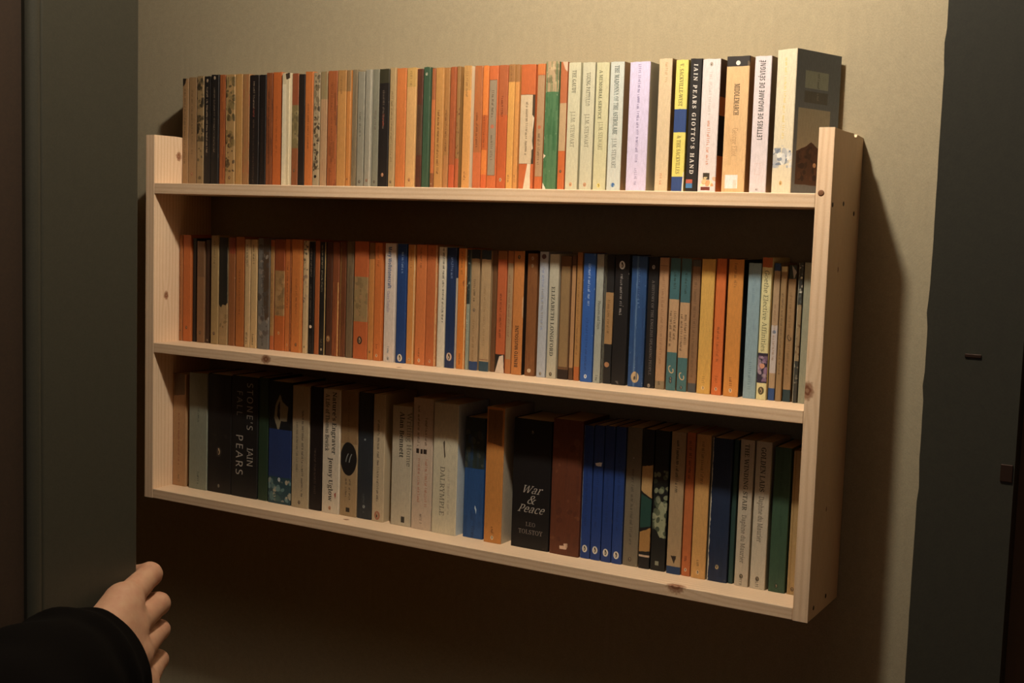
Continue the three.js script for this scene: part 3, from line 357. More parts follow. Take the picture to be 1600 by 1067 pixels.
  ["B",366.0,35.1,208.2,96.3,"#d8c8ac;T@.68 .02 .52 #2a2620 serifb Nature's Engraver;T@.28 .04 .5 #3c3830 serifb A Life of Thomas Bewick;T@.52 .55 .9 #2c2820 serifb Jenny Uglow;V #a83c28 .75,.84 .85,.82 .8,.88;E .955 #c0643c","white paperback with bold black serif lettering in two lines on the bottom shelf"],
  ["B",402.0,33.7,208.1,94.0,"#ab8c60;B 0 .42 #97744a;K .05 .4 #7c5c34;Q .54 #1c1612;K@.62 .7 .86 #5c4a34;K@.4 .7 .86 #5c4a34;P .4 .62 .93 .965 #33281c","tan paperback with a large black oval picture on its spine"],
  ["B",436.8,28.5,208.9,92.7,"#2c3034;N #3a3c3a 12;D .37 #8a9490 .1;D .9 #a0a8a0 .15;K .8 .95 #5c625c","dark slate paperback between the black-oval one and a slim cream one on the bottom shelf"],
  ["B",468.0,23.0,208.7,94.4,"#c6b08a;K@.5 .2 .84 #5c4c3c;E .95 #b06040 1.3","slim cream paperback with a red-brown ring at its foot, left of a dark gap"],
  ["B",504.8,38.3,194.3,93.1,"#c4b698;T@.5 .05 .43 #2c2820 serifb Alan Bennett;T@.86 .05 .5 #6c6250 serif Writing Home;P .55 .72 .92 .97 #3a342c","shorter cream paperback with bold black name at its head, right of a dark gap"],
  ["B",546.2,37.5,210.8,94.7,"#cdb498;K@.68 .15 .36 #6c5440;K@.3 .06 .36 #6c5440;P .2 .34 .385 .42 #33241a;P .42 .52 .385 .42 #33241a;P .56 .72 .385 .42 #33241a;K@.72 .46 .82 #bc6c4c;K@.36 .46 .8 #bc5c40;K .88 .96 #5c4a3c","pinkish cream paperback with three tiny dark marks and red capitals on the bottom shelf"],
  ["B",586.6,45.0,207.3,96.3,"#d2c6a4;V #4a3c2c .42,.3 .47,.28 .52,.4 .48,.42;V #8a7c64 .5,.26 .75,.33 .7,.32;T@.42 .48 .86 #6c6450 serif DALRYMPLE;K@.68 .5 .84 #b4a488||#c4d0d4;K .3 .6 #4c5c64;V #2c3438 .3,.62 .55,.52 .6,.55 .4,.7;T@.5 .9 .97 #34343a serifb D","broad cream book with a bluish-white cover side on the bottom shelf"],
  ["B",641.2,35.7,189.6,89.7,"#24508c;B 0 .42 #26302a;M .1 .42 #4a4a3c #2c3a30 26;N #1c4074 10;V #c0d4e0 .6,.72 .68,.76 .66,.8 .58,.74;K .9 .98 #1c3258","blue paperback with a dark teal pictured head on the bottom shelf"],
  ["B",683.4,31.0,210.3,96.3,"#d0742c;V #8c5024 .1,.02 .9,.02 .9,.28 .1,.26;K .04 .26 #7c4420;K@.5 .88 .93 #6c3c18;E .96 #e8d0a0||#c4b498;E .3 #3c342c 2;E .55 #5c5040","bright orange paperback with a cream side, left of the thick black one with white script"],
  ["B",729.4,65.0,197.8,91.8,"#130d0b;H .54 #b4a898 .25 serifi War;H .62 #b4a898 .28 serifi &;H .69 #b4a898 .25 serifi Peace;H .81 #8c8074 .13 serif LEO;H .87 #8c8074 .14 serif TOLSTOY;E .1 #3c342e .6","very thick black paperback with white script title on the bottom shelf"],
  ["B",797.0,48.9,204.2,93.1,"#6a3218;M .1 .9 #5c2a14 #7a3c1e 30;V #e0b898 .36,.955 .36,.93 .5,.93 .5,.91 .64,.91 .64,.93 .58,.955;N #5c2c16 10","thick brown leathery book with a tiny white animal emblem at its foot"],
  ["B",846.8,15.6,198.8,89.5,"#1c3c84;E .925 #e0d8c4 1.1;K .2 .75 #16306a;W .03 #8a9cb8","first from the left of four matching deep blue volumes on the bottom shelf"],
  ["B",863.4,16.1,200.6,89.3,"#1c3c84;E .925 #e0d8c4 1.1;K .2 .75 #16306a;V #e8e8e8 .2,.28 .9,.27 .8,.3 .3,.3","second of four matching deep blue volumes, with a white nick on its upper spine"],
  ["B",880.6,16.2,201.5,89.1,"#1b3a80;E .93 #e0d8c4 1.1;K .2 .75 #16306a","third of four matching deep blue volumes on the bottom shelf"],
  ["B",897.8,16.0,202.4,88.9,"#1d3e86;E .935 #e0d8c4 1.1;K .2 .75 #16306a","last of four matching deep blue volumes, touching a grey-brown book"],
  ["B",914.8,23.9,203.5,86.7,"#796c54;K@.5 .3 .84 #4c4232;D .22 #d0ccc0 .05;E .95 #4c4234","grey-brown paperback right of the four deep blue volumes"],
  ["B",940.2,17.0,203.2,87.4,"#161210;V #c08448 0,.27 1,.25 1,.49 0,.44;V #20483c 0,.46 1,.5 1,.69 0,.71;V #ac6c30 0,.74 1,.7 1,.87 0,.88;B .9 .915 #c8a888","black paperback with orange and green slanted bands on the bottom shelf"],
  ["B",958.4,22.4,203.5,86.2,"#14140f;M .28 .76 #8a8e68 #5a6448 34;V #9a9c74 .2,.6 .6,.5 .95,.56 .9,.76 .6,.76 .2,.68;M .45 .75 #a8a880 #3a4430 16;P .35 .6 .93 .96 #8a8a70","dark paperback with a pale flower picture on its spine"],
  ["B",984.2,21.3,204.7,87.9,"#b09064;K@.5 .06 .42 #33281c;V #2c2014 .3,.87 .7,.87 .55,.925;B .945 1 #223c64","tan paperback with a blue foot and black crest on the bottom shelf"],
  ["B",1006.6,13.3,205.7,86.6,"#c65a26;K .06 .32 #6c3418;K .86 .91 #6c3014;E .955 #e8c8a0","narrow orange paperback, left one of the orange pair on the bottom shelf"],
  ["B",1021.8,21.4,205.3,88.4,"#d68a42;K@.5 .05 .34 #84501f;K .87 .92 #8a5828;E .955 #e8c088||#c8b898","broader light orange paperback, right one of the orange pair on the bottom shelf"],
  ["B",1045.4,29.2,202.9,87.1,"#1b2b48;E .895 #c8a868;N #16243c 8;W .02 #c8bca0","broad navy paperback with one small cream dot near its foot on the bottom shelf"],
  ["B",1075.6,6.9,202.7,83.7,"#27453c;N #1c342e 6","slim dark teal book between the navy one and two cream matching ones"],
  ["B",1086.0,19.7,205.3,87.6,"#c4b498;T@.5 .03 .48 #4c4434 serifb THE WINDING STAIR;T@.5 .51 .84 #54493a serif Daphne du Maurier;E .93 #4c4434;K .95 .98 #6c6250","left one of two matching cream books with dark serif lettering on the bottom shelf"],
  ["B",1108.2,21.6,205.2,87.3,"#cabb9e;T@.5 .04 .34 #3c3628 serifb GOLDEN LADS;T@.5 .37 .68 #54493a serif Daphne du Maurier;E .93 #4c4434;K .95 .98 #6c6250","right one of two matching cream books with dark serif lettering, beside the green one"],
  ["B",1134.2,23.1,200.2,86.0,"#355238;K .05 .3 #28402c;E .955 #1c2c20;N #2c4830 8","green book second from the right end of the bottom shelf"],
  ["B",1159.9,15.3,197.4,84.6,"#b08c54;W .25 #9c7840;E .96 #5c3c1c","tan-yellow paperback at the right end of the bottom shelf, partly hidden by the pine panel"],
];
const ROWS = { T: [0.557, 3.2, 'paperbacks on the top shelf'], M: [0.278, 3.2, 'paperbacks on the middle shelf'], B: [0.0168, 2.9, 'books on the bottom shelf'] };
const pageMats = ['#c9b48c', '#b79c70', '#d4c4a4'].map((c) => new THREE.MeshStandardMaterial({ color: lin(c), roughness: 0.95 }));

function letters(ctx, xc, y0, y1, color, w) {          // print too small to read: a line of tiny strokes running down the spine
  ctx.fillStyle = color; ctx.globalAlpha = 0.8;
  const cap = Math.min(w * 0.34, 13);
  for (let y = y0; y < y1;) {
    const n = 3 + Math.floor(rnd() * 7);
    for (let k = 0; k < n && y < y1; k++) {
      const q = rnd(), lw = cap * (0.16 + 0.05 * rnd());
      ctx.fillRect(xc - cap / 2, y, cap * (q < 0.3 ? 1 : 0.7), lw);
      if (q > 0.25) ctx.fillRect(xc - cap / 2 + cap * 0.7 * (rnd() < 0.5 ? 0 : 0.8), y, lw, cap * 0.4);
      if (q > 0.55) ctx.fillRect(xc - cap / 2, y + cap * 0.36, cap * 0.7, lw);
      y += cap * 0.66;
    }
    y += cap * 0.5;
  }
  ctx.globalAlpha = 1;
}
function paint(ctx, X, Y, w, h, spec) {
  const ops = spec.split(';'); ctx.save(); ctx.beginPath(); ctx.rect(X, Y, w, h); ctx.clip();
  ctx.fillStyle = ops[0]; ctx.fillRect(X, Y, w, h);
  const FONT = { serif: '400 #px serif', serifb: '700 #px serif', serifi: 'italic 400 #px serif', sans: '400 #px sans-serif', sansb: '700 #px sans-serif' };
  for (const raw of ops.slice(1)) {
    const a = raw.trim().split(/\s+/), at = a[0].split('@'), f = at[0], n = (i) => parseFloat(a[i]), xo = at[1] ? parseFloat(at[1]) : 0.5;
    if (f === 'B') { ctx.fillStyle = a[3]; ctx.fillRect(X, Y + n(1) * h, w, (n(2) - n(1)) * h); }
    if (f === 'P') { ctx.fillStyle = a[5]; ctx.fillRect(X + n(1) * w, Y + n(3) * h, (n(2) - n(1)) * w, (n(4) - n(3)) * h); }
    if (f === 'O') { ctx.strokeStyle = a[5]; ctx.lineWidth = 1.6; ctx.strokeRect(X + n(1) * w, Y + n(3) * h, (n(2) - n(1)) * w, (n(4) - n(3)) * h); }
    if (f === 'K') letters(ctx, X + xo * w, Y + n(1) * h, Y + n(2) * h, a[3], at[1] ? w * 0.75 : w);
    if (f === 'T' || f === 'U') {
      const [face, fixed] = a[4].split(':'), text = raw.trim().split(/\s+/).slice(5).join(' '), size = fixed ? w * fixed : Math.min(w * (at[1] && at[1] !== '.5' ? 0.46 : 0.6), 46);
      ctx.font = FONT[face].replace('#', size.toFixed(1)); ctx.fillStyle = a[3]; ctx.textBaseline = 'middle'; ctx.textAlign = 'left';
      const L = (n(2) - n(1)) * h, m = ctx.measureText(text).width;
      ctx.save(); ctx.translate(X + xo * w, Y + (f === 'T' ? n(1) : n(2)) * h); ctx.rotate(f === 'T' ? Math.PI / 2 : -Math.PI / 2); 
      if (fixed) { let pos = 0; const gap = (L - m) / Math.max(1, text.length - 1); for (const ch of text) { ctx.fillText(ch, pos, 0); pos += ctx.measureText(ch).width + gap; } }
      else { ctx.scale(L / m, Math.min(1.5, Math.max(0.8, L / m)) * 0.9); ctx.fillText(text, 0, 0); }
      ctx.restore();
    }
    if (f === 'H') {
      const text = a.slice(5).join(' '), size = n(3) * w;
      ctx.font = FONT[a[4]].replace('#', size.toFixed(1)); ctx.fillStyle = a[2]; ctx.textBaseline = 'middle'; ctx.textAlign = 'center'; ctx.save(); ctx.translate(X + w * 0.52, Y + n(1) * h); if (a[4] === 'serifi') ctx.transform(1, 0, -0.28, 1, 0, 0); ctx.fillText(text, 0, 0); ctx.restore();
    }
    if (f === 'E') {                                  // small oval emblem with a standing bird
      const s = n(3) || 0.6, cx = X + w / 2, cy = Y + n(1) * h, rx = Math.min(w * 0.24, 12) * s, ry = rx * 1.35;
      ctx.fillStyle = a[2]; ctx.beginPath(); ctx.ellipse(cx, cy, rx, ry, 0, 0, 7); ctx.fill();
      const dark = new THREE.Color(a[2]).getHSL({}).l < 0.4; ctx.fillStyle = dark ? '#b89a70' : '#2a2018';
      ctx.beginPath(); ctx.ellipse(cx, cy + ry * 0.08, rx * 0.4, ry * 0.55, 0.15, 0, 7); ctx.fill(); ctx.beginPath(); ctx.arc(cx - rx * 0.06, cy - ry * 0.5, rx * 0.25, 0, 7); ctx.fill();
      ctx.fillStyle = dark ? '#2a2018' : '#d8ccb4'; ctx.beginPath(); ctx.ellipse(cx - rx * 0.12, cy + ry * 0.15, rx * 0.2, ry * 0.36, 0.1, 0, 7); ctx.fill();
    }
    if (f === 'D') { ctx.fillStyle = a[2]; ctx.beginPath(); ctx.arc(X + w / 2, Y + n(1) * h, (n(3) || 0.2) * Math.min(w, 50), 0, 7); ctx.fill(); }
    if (f === 'C') { ctx.strokeStyle = a[2]; ctx.lineWidth = w * 0.09; ctx.beginPath(); ctx.ellipse(X + w / 2, Y + n(1) * h, w * 0.2, w * 0.34, -0.4, 0, 5.2); ctx.stroke(); }
    if (f === 'Q') {
      ctx.fillStyle = a[2]; ctx.beginPath(); ctx.ellipse(X + w * 0.5, Y + n(1) * h, w * 0.48, w * 0.82, 0, 0, 7); ctx.fill();
      ctx.strokeStyle = '#8a8c84'; ctx.lineWidth = w * 0.05; for (const k of [-0.05, 0.15]) { ctx.beginPath(); ctx.ellipse(X + w * (0.5 + k), Y + n(1) * h - w * 0.02, w * 0.06, w * 0.26, 0.3, 2.2, 4.4); ctx.stroke(); }
    }
    if (f === 'W') { ctx.fillStyle = a[2]; let x = X + n(1) * w; for (let y = 0; y < h; y += 5) ctx.fillRect(x + w * 0.025 * noise.noise(y * 0.03, X * 0.37, 1) - w * 0.06, Y + y, w * (0.11 + 0.03 * noise.noise(y * 0.1, X, 4)), 5.5); }
    if (f === 'V') {
      ctx.fillStyle = a[1]; ctx.beginPath(); let px, py;
      a.slice(2).forEach((q, i) => {
        const [qx, qy] = q.split(',').map(parseFloat), x = X + qx * w, y = Y + qy * h;
        if (!i) ctx.moveTo(x, y); else for (let k = 1; k <= 6; k++) { const j = k < 6 ? 1.3 : 0; ctx.lineTo(px + (x - px) * k / 6 + rr(-j, j), py + (y - py) * k / 6 + rr(-j, j)); }
        [px, py] = [x, y];
      });
      ctx.closePath(); ctx.fill();
    }
    if (f === 'M') {
      const x0 = a[6] ? n(6) : 0, x1 = a[7] ? n(7) : 1; ctx.save(); ctx.beginPath(); ctx.rect(X + x0 * w, Y + n(1) * h, (x1 - x0) * w, (n(2) - n(1)) * h); ctx.clip();
      for (let k = 0; k < n(5); k++) {
        ctx.fillStyle = rnd() < 0.5 ? a[3] : a[4]; ctx.globalAlpha = rr(0.5, 0.95); const s = rr(0.05, 0.26) * Math.min(w, 60);
        ctx.beginPath(); ctx.ellipse(X + rr(x0, x1) * w, Y + rr(n(1), n(2)) * h, s, s * rr(0.6, 1.8), rr(-0.6, 0.6), 0, 7); ctx.fill();
      } ctx.restore(); ctx.globalAlpha = 1;
    }
    if (f === 'N') { ctx.fillStyle = a[1]; for (let k = 0; k < n(2) * 3; k++) { ctx.globalAlpha = rr(0.12, 0.5); ctx.fillRect(X + rnd() * w, Y + rr(-0.1, 1) * h, rr(0.8, w * 0.16), rr(0.04, 0.24) * h); } ctx.globalAlpha = 1; }
    if (f === 'S') { ctx.fillStyle = a[1]; for (let k = 0; k < n(2); k++) { const e = rnd(), x = e < 0.35 ? rr(0, 0.08) : e < 0.7 ? rr(0.9, 1) : rnd(); ctx.globalAlpha = rr(0.5, 1); ctx.fillRect(X + x * w, Y + rnd() * h, rr(0.8, 2.6), rr(1.2, 9)); } ctx.globalAlpha = 1; }
  }
  // rubbed head, foot and joints of a handled book: small chips of bare card
  ctx.fillStyle = '#c8b48c';
  for (let k = 0; k < 7; k++) { ctx.globalAlpha = rr(0.15, 0.6); const top = rnd() < 0.5; ctx.fillRect(X + (rnd() < 0.5 ? rr(0, 0.1) : rr(0.86, 0.96)) * w, Y + (top ? rr(0, 0.02) : rr(0.975, 1)) * h, rr(1, 3), rr(1, 4)); }
  for (let k = 0; k < 5; k++) { ctx.globalAlpha = rr(0.08, 0.3); ctx.fillRect(X + (rnd() < 0.5 ? 0 : w - 1.3), Y + rnd() * h, 1.3, rr(4, 30)); }
  ctx.globalAlpha = 1; ctx.restore();
}
// the print of old paperbacks: oranges lean to amber, and the oldest covers at the left have browned
function aged(spec, row, x) {
  const old = (row === 'T' && x < 255) || (row === 'M' && x < 410) || (row === 'B' && x < 60);
  return spec.replace(/#[0-9a-f]{6}/g, (hex) => {
    const v = parseInt(hex.slice(1), 16); let r = v >> 16, q = (v >> 8) & 255, k = v & 255;
    if (r > q && q > k && r > 120 && (r - k) / r > 0.6) { q *= 1.13; k *= 1.22; }
    if (old) { r *= 1.04; q *= 0.95; k *= 0.84; }
    return 'rgb(' + [r, q, k].map((n) => Math.min(255, Math.round(n))).join(',') + ')';
  });
}
const atlas = {};
for (const row of 'TMB') {
  const S = 2048, c = makeCanvas(S, S), ctx = c.getContext('2d'), k = ROWS[row][1]; ctx.fillStyle = '#7a6448'; ctx.fillRect(0, 0, S, S);
  const spots = []; let x = 4, y = 4; const stripH = (row === 'B' ? 216 : 194) * k + 14;
  for (const b of BOOKS.filter((q) => q[0] === row)) {
    const [spine, side] = aged(b[5], row, b[1]).split('||'), bw = b[2] * k, bh = b[3] * k, art = side && side.includes(';'), aw = art ? 84 * k : 0;
    if (x + bw + aw + 12 > S) { x = 4; y += stripH + 6; }
    if (y + stripH > S) throw new Error('atlas full ' + row);
    const e = { x, y, w: bw, h: bh, base: spine.split(';')[0] };
    paint(ctx, x, y, bw, bh, spine);
    ctx.fillStyle = (side || spine).split(';')[0]; ctx.fillRect(x, y + bh + 4, Math.max(bw, 8), 8);
    if (art) { e.art = [x + bw + 6, y, aw, bh]; paint(ctx, x + bw + 6, y, aw, bh, side); }
    spots.push(e); x += bw + 6 + (art ? aw + 6 : 0);
  }
  // paper and print grain: fine specks with coarser fibre along the spine
  const img = ctx.getImageData(0, 0, S, S), d = img.data;
  for (let py = 0; py < S; py++) for (let px = 0; px < S; px++) {
    const g = 1 + 0.12 * (rnd() - 0.5) + 0.05 * noise.noise(px * 0.16, py * 0.035, 5) + 0.05 * noise.noise(px * 0.5, py * 0.4, 9), o = 4 * (py * S + px);
    const l = 0.13 * (0.3 * d[o] + 0.6 * d[o + 1] + 0.1 * d[o + 2]);
    for (let q = 0; q < 3; q++) d[o + q] = Math.min(255, (0.87 * d[o + q] + l) * g);
  }
  ctx.putImageData(img, 0, 0);
  atlas[row] = { spots, S, mat: new THREE.MeshStandardMaterial({ map: canvasTexture(c), roughness: 0.58 }) };
}
// the cover of a paperback: two boards and a softly rounded spine; origin at the left front foot, spine towards +z
function coverGeometry(w, h, depth, e, S) {
  const P = [], N = [], U = [], I = [], r = Math.min(0.0014, w * 0.22), bulge = Math.min(0.0006, w * 0.05);
  const U_ = (px) => px / S, V_ = (py) => 1 - py / S;
  const quad = (pts, n, uv) => { const b = P.length / 3; pts.forEach((p, i) => { P.push(...p); N.push(...(Array.isArray(n[0]) ? n[i] : n)); U.push(...uv[i]); }); I.push(b, b + 1, b + 2, b, b + 2, b + 3); };
  const sw = [U_(e.x + 4), V_(e.y + e.h + 8)], swatch = [sw, sw, sw, sw];
  const pr = [];                                     // the spine seen from above
  for (let i = 0; i <= 3; i++) { const a = Math.PI - (i / 3) * Math.PI / 2; pr.push([r + r * Math.cos(a), -r - bulge + r * Math.sin(a), Math.cos(a), Math.sin(a)]); }
  for (const q of [0.3, 0.5, 0.7]) { const x = r + (w - 2 * r) * q, s = (q - 0.5) * 2; pr.push([x, -bulge * s * s, s * 0.15, 0.99]); }
  for (let i = 0; i <= 3; i++) { const a = Math.PI / 2 - (i / 3) * Math.PI / 2; pr.push([w - r + r * Math.cos(a), -r - bulge + r * Math.sin(a), Math.cos(a), Math.sin(a)]); }
  const zf = -r - bulge, head = pr.map(() => h + rr(-0.0004, 0.0003)), foot = pr.map(() => rr(0, 0.0002)), m = pr.length - 1;
  for (let i = 0; i < m; i++) {
    const [x0, z0, nx0, nz0] = pr[i], [x1, z1, nx1, nz1] = pr[i + 1], u0 = U_(e.x + (x0 / w) * e.w * 0.98 + e.w * 0.01), u1 = U_(e.x + (x1 / w) * e.w * 0.98 + e.w * 0.01), vt = V_(e.y + 1), vb = V_(e.y + e.h - 1);
    quad([[x0, foot[i], z0], [x1, foot[i + 1], z1], [x1, head[i + 1], z1], [x0, head[i], z0]], [[nx0, 0, nz0], [nx1, 0, nz1], [nx1, 0, nz1], [nx0, 0, nz0]], [[u0, vb], [u1, vb], [u1, vt], [u0, vt]]);
  }
  quad([[0, foot[0], -depth], [0, foot[0], zf], [0, head[0], zf], [0, head[0], -depth]], [-1, 0, 0], swatch);
  const A = e.art, au = A ? [[U_(A[0] + 1), V_(A[1] + A[3] - 1)], [U_(A[0] + A[2] - 1), V_(A[1] + A[3] - 1)], [U_(A[0] + A[2] - 1), V_(A[1] + 1)], [U_(A[0] + 1), V_(A[1] + 1)]] : swatch;
  quad([[w, foot[m], zf], [w, foot[m], -depth], [w, head[m], -depth], [w, head[m], zf]], [1, 0, 0], au);
  const t = Math.min(0.0006, w * 0.12), y1 = h - 0.0002;   // thickness of the card at head, foot and fore-edge
  for (const [xa, xb, nx] of [[0, t, 1], [w - t, w, -1]]) {
    for (const [y, ny] of [[y1, 1], [0, -1]]) quad([[xa, y, zf], [xb, y, zf], [xb, y, -depth], [xa, y, -depth]], [0, ny, 0], swatch);
    quad([[xb, 0, -depth], [xa, 0, -depth], [xa, y1, -depth], [xb, y1, -depth]], [0, 0, -1], swatch);
    const xi = nx > 0 ? xb : xa; quad([[xi, 0, zf], [xi, 0, -depth], [xi, y1, -depth], [xi, y1, zf]], [nx, 0, 0], swatch);
  }
  for (const [y, ny] of [[y1, 1], [0, -1]]) {
    const b = P.length / 3; for (const [x, z] of pr) { P.push(x, y, z); N.push(0, ny, 0); U.push(...sw); }
    P.push(w - t, y, zf - t, t, y, zf - t); N.push(0, ny, 0, 0, ny, 0); U.push(...sw, ...sw);
    for (let i = 0; i < m; i++) I.push(b + i, b + i + 1, b + (i < m / 2 ? m + 2 : m + 1)); I.push(b + Math.ceil(m / 2), b + m + 1, b + m + 2);
  }
  quad([[w - t, 0, zf - t], [t, 0, zf - t], [t, y1, zf - t], [w - t, y1, zf - t]], [0, 0, -1], swatch);
  const g = new THREE.BufferGeometry(); g.setAttribute('position', new THREE.Float32BufferAttribute(P, 3)); g.setAttribute('normal', new THREE.Float32BufferAttribute(N, 3)); g.setAttribute('uv', new THREE.Float32BufferAttribute(U, 2)); g.setIndex(I); return g;
}
for (const row of 'TMB') {
  const [base, , group] = ROWS[row];
  BOOKS.filter((q) => q[0] === row).forEach(([, x, w, h, z, , label, yaw, dep], i) => {
    const W_ = w / 1000, H_ = h / 1000, Z = z / 1000, depth = dep ? dep / 1000 : Math.min(0.111, Z - 0.004), e = atlas[row].spots[i];
    const b = thing('book', x / 1000, S0 + base + 0.0002, Z, yaw ? -yaw * Math.PI / 180 : 0); tag(b, label, 'book', group);
    part('cover', coverGeometry(W_, H_, depth, e, atlas[row].S), atlas[row].mat, b);
    const t = Math.min(0.0006, W_ * 0.12), g = new THREE.BoxGeometry(W_ - 2 * t - 0.0002, H_ - 0.0014, depth - 0.0032);
    part('page_block', g, pageMats[i % 3], b, W_ / 2, H_ / 2 - 0.0003, -depth / 2 - 0.0012);
  });
}

// ---------------------------------------------------------------- the photographer's left hand on the edge of the door
{
  const person = thing('person', 0.96, S0 + 0.0, 1.1); tag(person, 'left hand in a black sleeve gripping the free edge of the open door', 'person');
  const V = (x, y, z) => new THREE.Vector3(x, y, z), chains = [], O = V(0.96, 0, 1.1);
  const wrist = V(0.957, 0.163, 1.106), fore = V(0.99, 0.14, 1.2);
  chains.push([[fore, 0.031], [wrist, 0.024]]);
  const F = {
    index: [[V(0.9185, 0.2005, 1.032), 0.0122], [V(0.9005, 0.2092, 0.9870), 0.0096], [V(0.876, 0.2035, 0.9855), 0.0084], [V(0.856, 0.199, 0.997), 0.0072]],
    middle: [[V(0.9300, 0.1830, 1.036), 0.0128], [V(0.9100, 0.1862, 0.9865), 0.0090], [V(0.880, 0.182, 0.9850), 0.0085], [V(0.857, 0.178, 0.996), 0.0074]],
    ring: [[V(0.9380, 0.1640, 1.038), 0.0125], [V(0.9120, 0.1648, 0.9870), 0.0078], [V(0.882, 0.161, 0.9845), 0.0079], [V(0.858, 0.158, 0.997), 0.0070]],
    little: [[V(0.9400, 0.1400, 1.034), 0.0125], [V(0.9120, 0.1400, 0.9885), 0.0078], [V(0.890, 0.134, 0.9860), 0.0070], [V(0.872, 0.132, 0.992), 0.0063]],
  };
  const carpal = { index: V(0.945, 0.176, 1.088), middle: V(0.950, 0.168, 1.088), ring: V(0.950, 0.158, 1.088), little: V(0.955, 0.146, 1.080) };
  const palm = [];
  for (const k in F) palm.push([[wrist, 0.021], [carpal[k], 0.0165], F[k][0]]);
  palm.push([[V(0.936, 0.188, 1.075), 0.012], F.index[0]]); palm.push([[V(0.958, 0.135, 1.072), 0.015], [V(0.940, 0.120, 1.030), 0.013], [V(0.924, 0.119, 1.008), 0.011]]);
  const thumb = [[V(0.943, 0.180, 1.09), 0.014], [V(0.922, 0.188, 1.066), 0.0115], [V(0.9125, 0.176, 1.044), 0.0095], [V(0.9105, 0.163, 1.025), 0.0082]];
  const cone = (p, a, ra, b, rb) => { const ab = b.clone().sub(a), t = Math.min(1, Math.max(0, p.clone().sub(a).dot(ab) / ab.lengthSq())); return p.distanceTo(a.clone().addScaledVector(ab, t)) - (ra + (rb - ra) * t); };
  const chain = (p, c) => { let d = 1; for (let i = 0; i < c.length - 1; i++) d = smin(d, cone(p, c[i][0], c[i][1], c[i + 1][0], c[i + 1][1]), 0.003); return d; };
  const smin = (a, b, k) => { const h = Math.max(k - Math.abs(a - b), 0) / k; return Math.min(a, b) - h * h * k * 0.25; };
  const creases = Object.values(F).map((c) => c[1][0]);
  function field(p) {
    let d = chain(p, chains[0]);
    for (const c of palm) d = smin(d, chain(p, c), 0.014);
    let fd = 1; for (const k in F) fd = Math.min(fd, chain(p, F[k]));
    d = smin(d, fd, 0.0045); d = smin(d, chain(p, thumb), 0.008);
    for (const k in F) { const q = p.distanceTo(F[k][0][0].clone().add(V(0.006, 0.002, -0.002))); d -= 0.0016 * Math.exp(-((q / 0.009) ** 2)); const q2 = p.distanceTo(F[k][1][0]); d -= 0.0008 * Math.exp(-((q2 / 0.008) ** 2)); }
    for (const k of ['index', 'middle', 'ring', 'little']) { const a = carpal[k], b = F[k][0][0]; const ab = b.clone().sub(a), t = Math.min(1, Math.max(0, p.clone().sub(a).dot(ab) / ab.lengthSq())), q = a.clone().addScaledVector(ab, t).add(V(0.012, 0.004, 0.004)); d -= 0.0006 * Math.exp(-((p.distanceTo(q) / 0.004) ** 2)); }   // tendons
    return d + 0.0003 * noise.noise(p.x * 240, p.y * 240, p.z * 240);
  }
  const RES = 104, half = RES / 2, C = V(0.935, 0.165, 1.07), SZ = 0.115;   // half size of the grid
  const mc = new MarchingCubes(RES, new THREE.MeshStandardMaterial(), false, false, 120000); mc.isolation = 0;
  for (let k = 0; k < RES; k++) for (let j = 0; j < RES; j++) for (let i = 0; i < RES; i++) {
    const p = V(C.x + SZ * (i - half) / half, C.y + SZ * (j - half) / half, C.z + SZ * (k - half) / half);
    const edge = Math.min(i, j, k, RES - 1 - i, RES - 1 - j, RES - 1 - k);
    mc.field[i + j * RES + k * RES * RES] = edge < 2 ? -0.02 : -field(p);
  }
  mc.update();
  const n = mc.count, pos = new Float32Array(n * 3), nor = new Float32Array(n * 3), col = new Float32Array(n * 3);
  const skinA = new THREE.Color('#c49878'), skinB = new THREE.Color('#b4765c');
  for (let i = 0; i < n; i++) {
    const p = V(mc.positionArray[3 * i], mc.positionArray[3 * i + 1], mc.positionArray[3 * i + 2]).multiplyScalar(SZ).add(C);
    let red = 0.25 + 0.35 * noise.noise(p.x * 120, p.y * 120, p.z * 120) + 0.25 * noise.noise(p.x * 420, p.y * 420, p.z * 420);
    for (const q of creases) red += 0.35 * Math.exp(-((p.distanceTo(q) / 0.011) ** 2));
    const c = skinA.clone().lerp(skinB, Math.min(1, Math.max(0, red)));
    p.sub(O); pos.set([p.x, p.y, p.z], 3 * i); nor.set([mc.normalArray[3 * i], mc.normalArray[3 * i + 1], mc.normalArray[3 * i + 2]], 3 * i); col.set([c.r, c.g, c.b], 3 * i);
  }
  const hg = new THREE.BufferGeometry(); hg.setAttribute('position', new THREE.BufferAttribute(pos, 3)); hg.setAttribute('normal', new THREE.BufferAttribute(nor, 3)); hg.setAttribute('color', new THREE.BufferAttribute(col, 3));
  part('hand', hg, new THREE.MeshPhysicalMaterial({ vertexColors: true, roughness: 0.55, sheen: 0.2, sheenRoughness: 0.6 }), person);
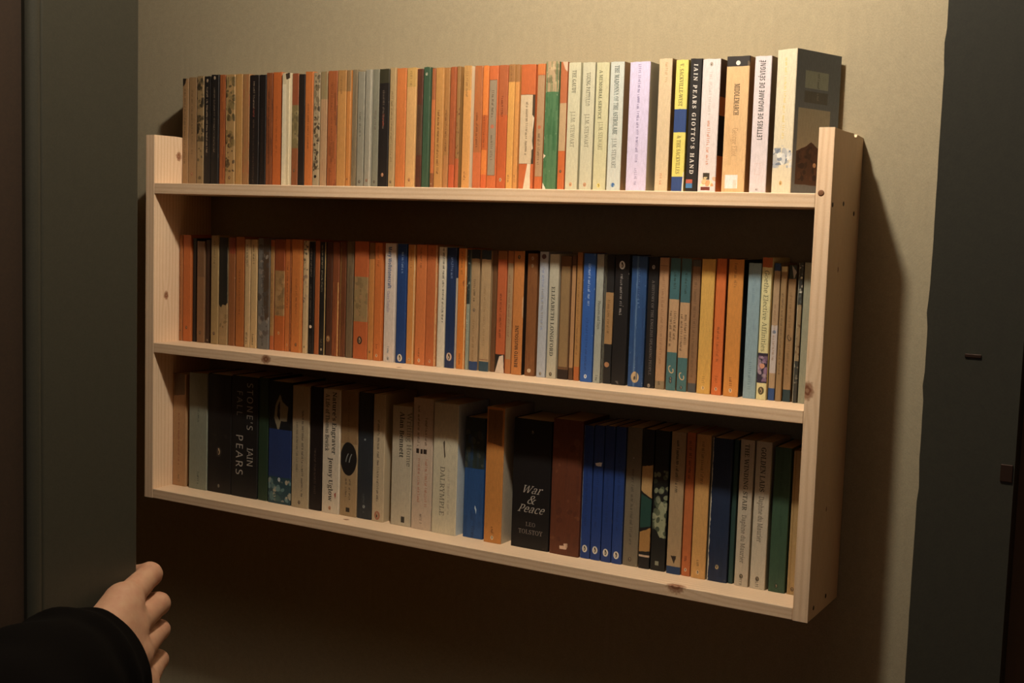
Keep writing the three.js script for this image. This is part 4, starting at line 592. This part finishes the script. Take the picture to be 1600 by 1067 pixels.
  // sleeve: rings along the forearm, cuff turned in at the wrist
  const path = new THREE.CatmullRomCurve3([V(0.957, 0.167, 1.096), V(0.966, 0.168, 1.13), V(0.994, 0.164, 1.21), V(1.03, 0.135, 1.33), V(1.09, 0.09, 1.48), V(1.19, 0.02, 1.62)]);
  const sp = [], si = [], NU = 72, NV = 130;
  const rings = []; for (let j = 0; j <= 6; j++) rings.push([0.05 - j / 6 * 0.05, 0.0465 + 0.0015 * j / 6]); rings.push([0, 0.0505], [0.002, 0.0525]); for (let j = 1; j <= NV; j++) rings.push([0.002 + 0.998 * j / NV, 0]);
  rings.forEach(([t, r0], j) => {
    const c = path.getPoint(t), tan = path.getTangent(t), a = V(0, 1, 0).cross(tan).normalize(), b = tan.clone().cross(a);
    for (let i = 0; i < NU; i++) {
      const th = i / NU * 2 * Math.PI; let r = r0 || 0.053 + 0.012 * Math.min(1, t * 2.2) + 0.0018 * Math.sin(t * 46 + 2.2 * Math.sin(th + 1)) * Math.min(1, t * 8) + 0.0022 * noise.noise(Math.cos(th) * 2 + 3, Math.sin(th) * 2, t * 14);
      const q = c.clone().addScaledVector(a, r * Math.cos(th) * 0.94).addScaledVector(b, r * Math.sin(th)).sub(O); q.x = Math.max(q.x, 0.9025 - O.x); sp.push(q.x, q.y, q.z);
    }
    if (j) for (let i = 0; i < NU; i++) { const k = (j - 1) * NU + i, l = (j - 1) * NU + (i + 1) % NU; si.push(k, k + NU, l, l, k + NU, l + NU); }
  });
  const last = (rings.length - 1) * NU, cc = sp.length / 3, ce = path.getPoint(1).sub(O); sp.push(ce.x, ce.y, ce.z); for (let i = 0; i < NU; i++) si.push(last + i, cc, last + (i + 1) % NU);
  const sg = new THREE.BufferGeometry(); sg.setAttribute('position', new THREE.Float32BufferAttribute(sp, 3)); sg.setIndex(si); sg.computeVertexNormals();
  part('sleeve', sg, new THREE.MeshPhysicalMaterial({ color: lin('#0a0705'), roughness: 1, specularIntensity: 0.15 }), person);
}
renderer.render(scene, camera);
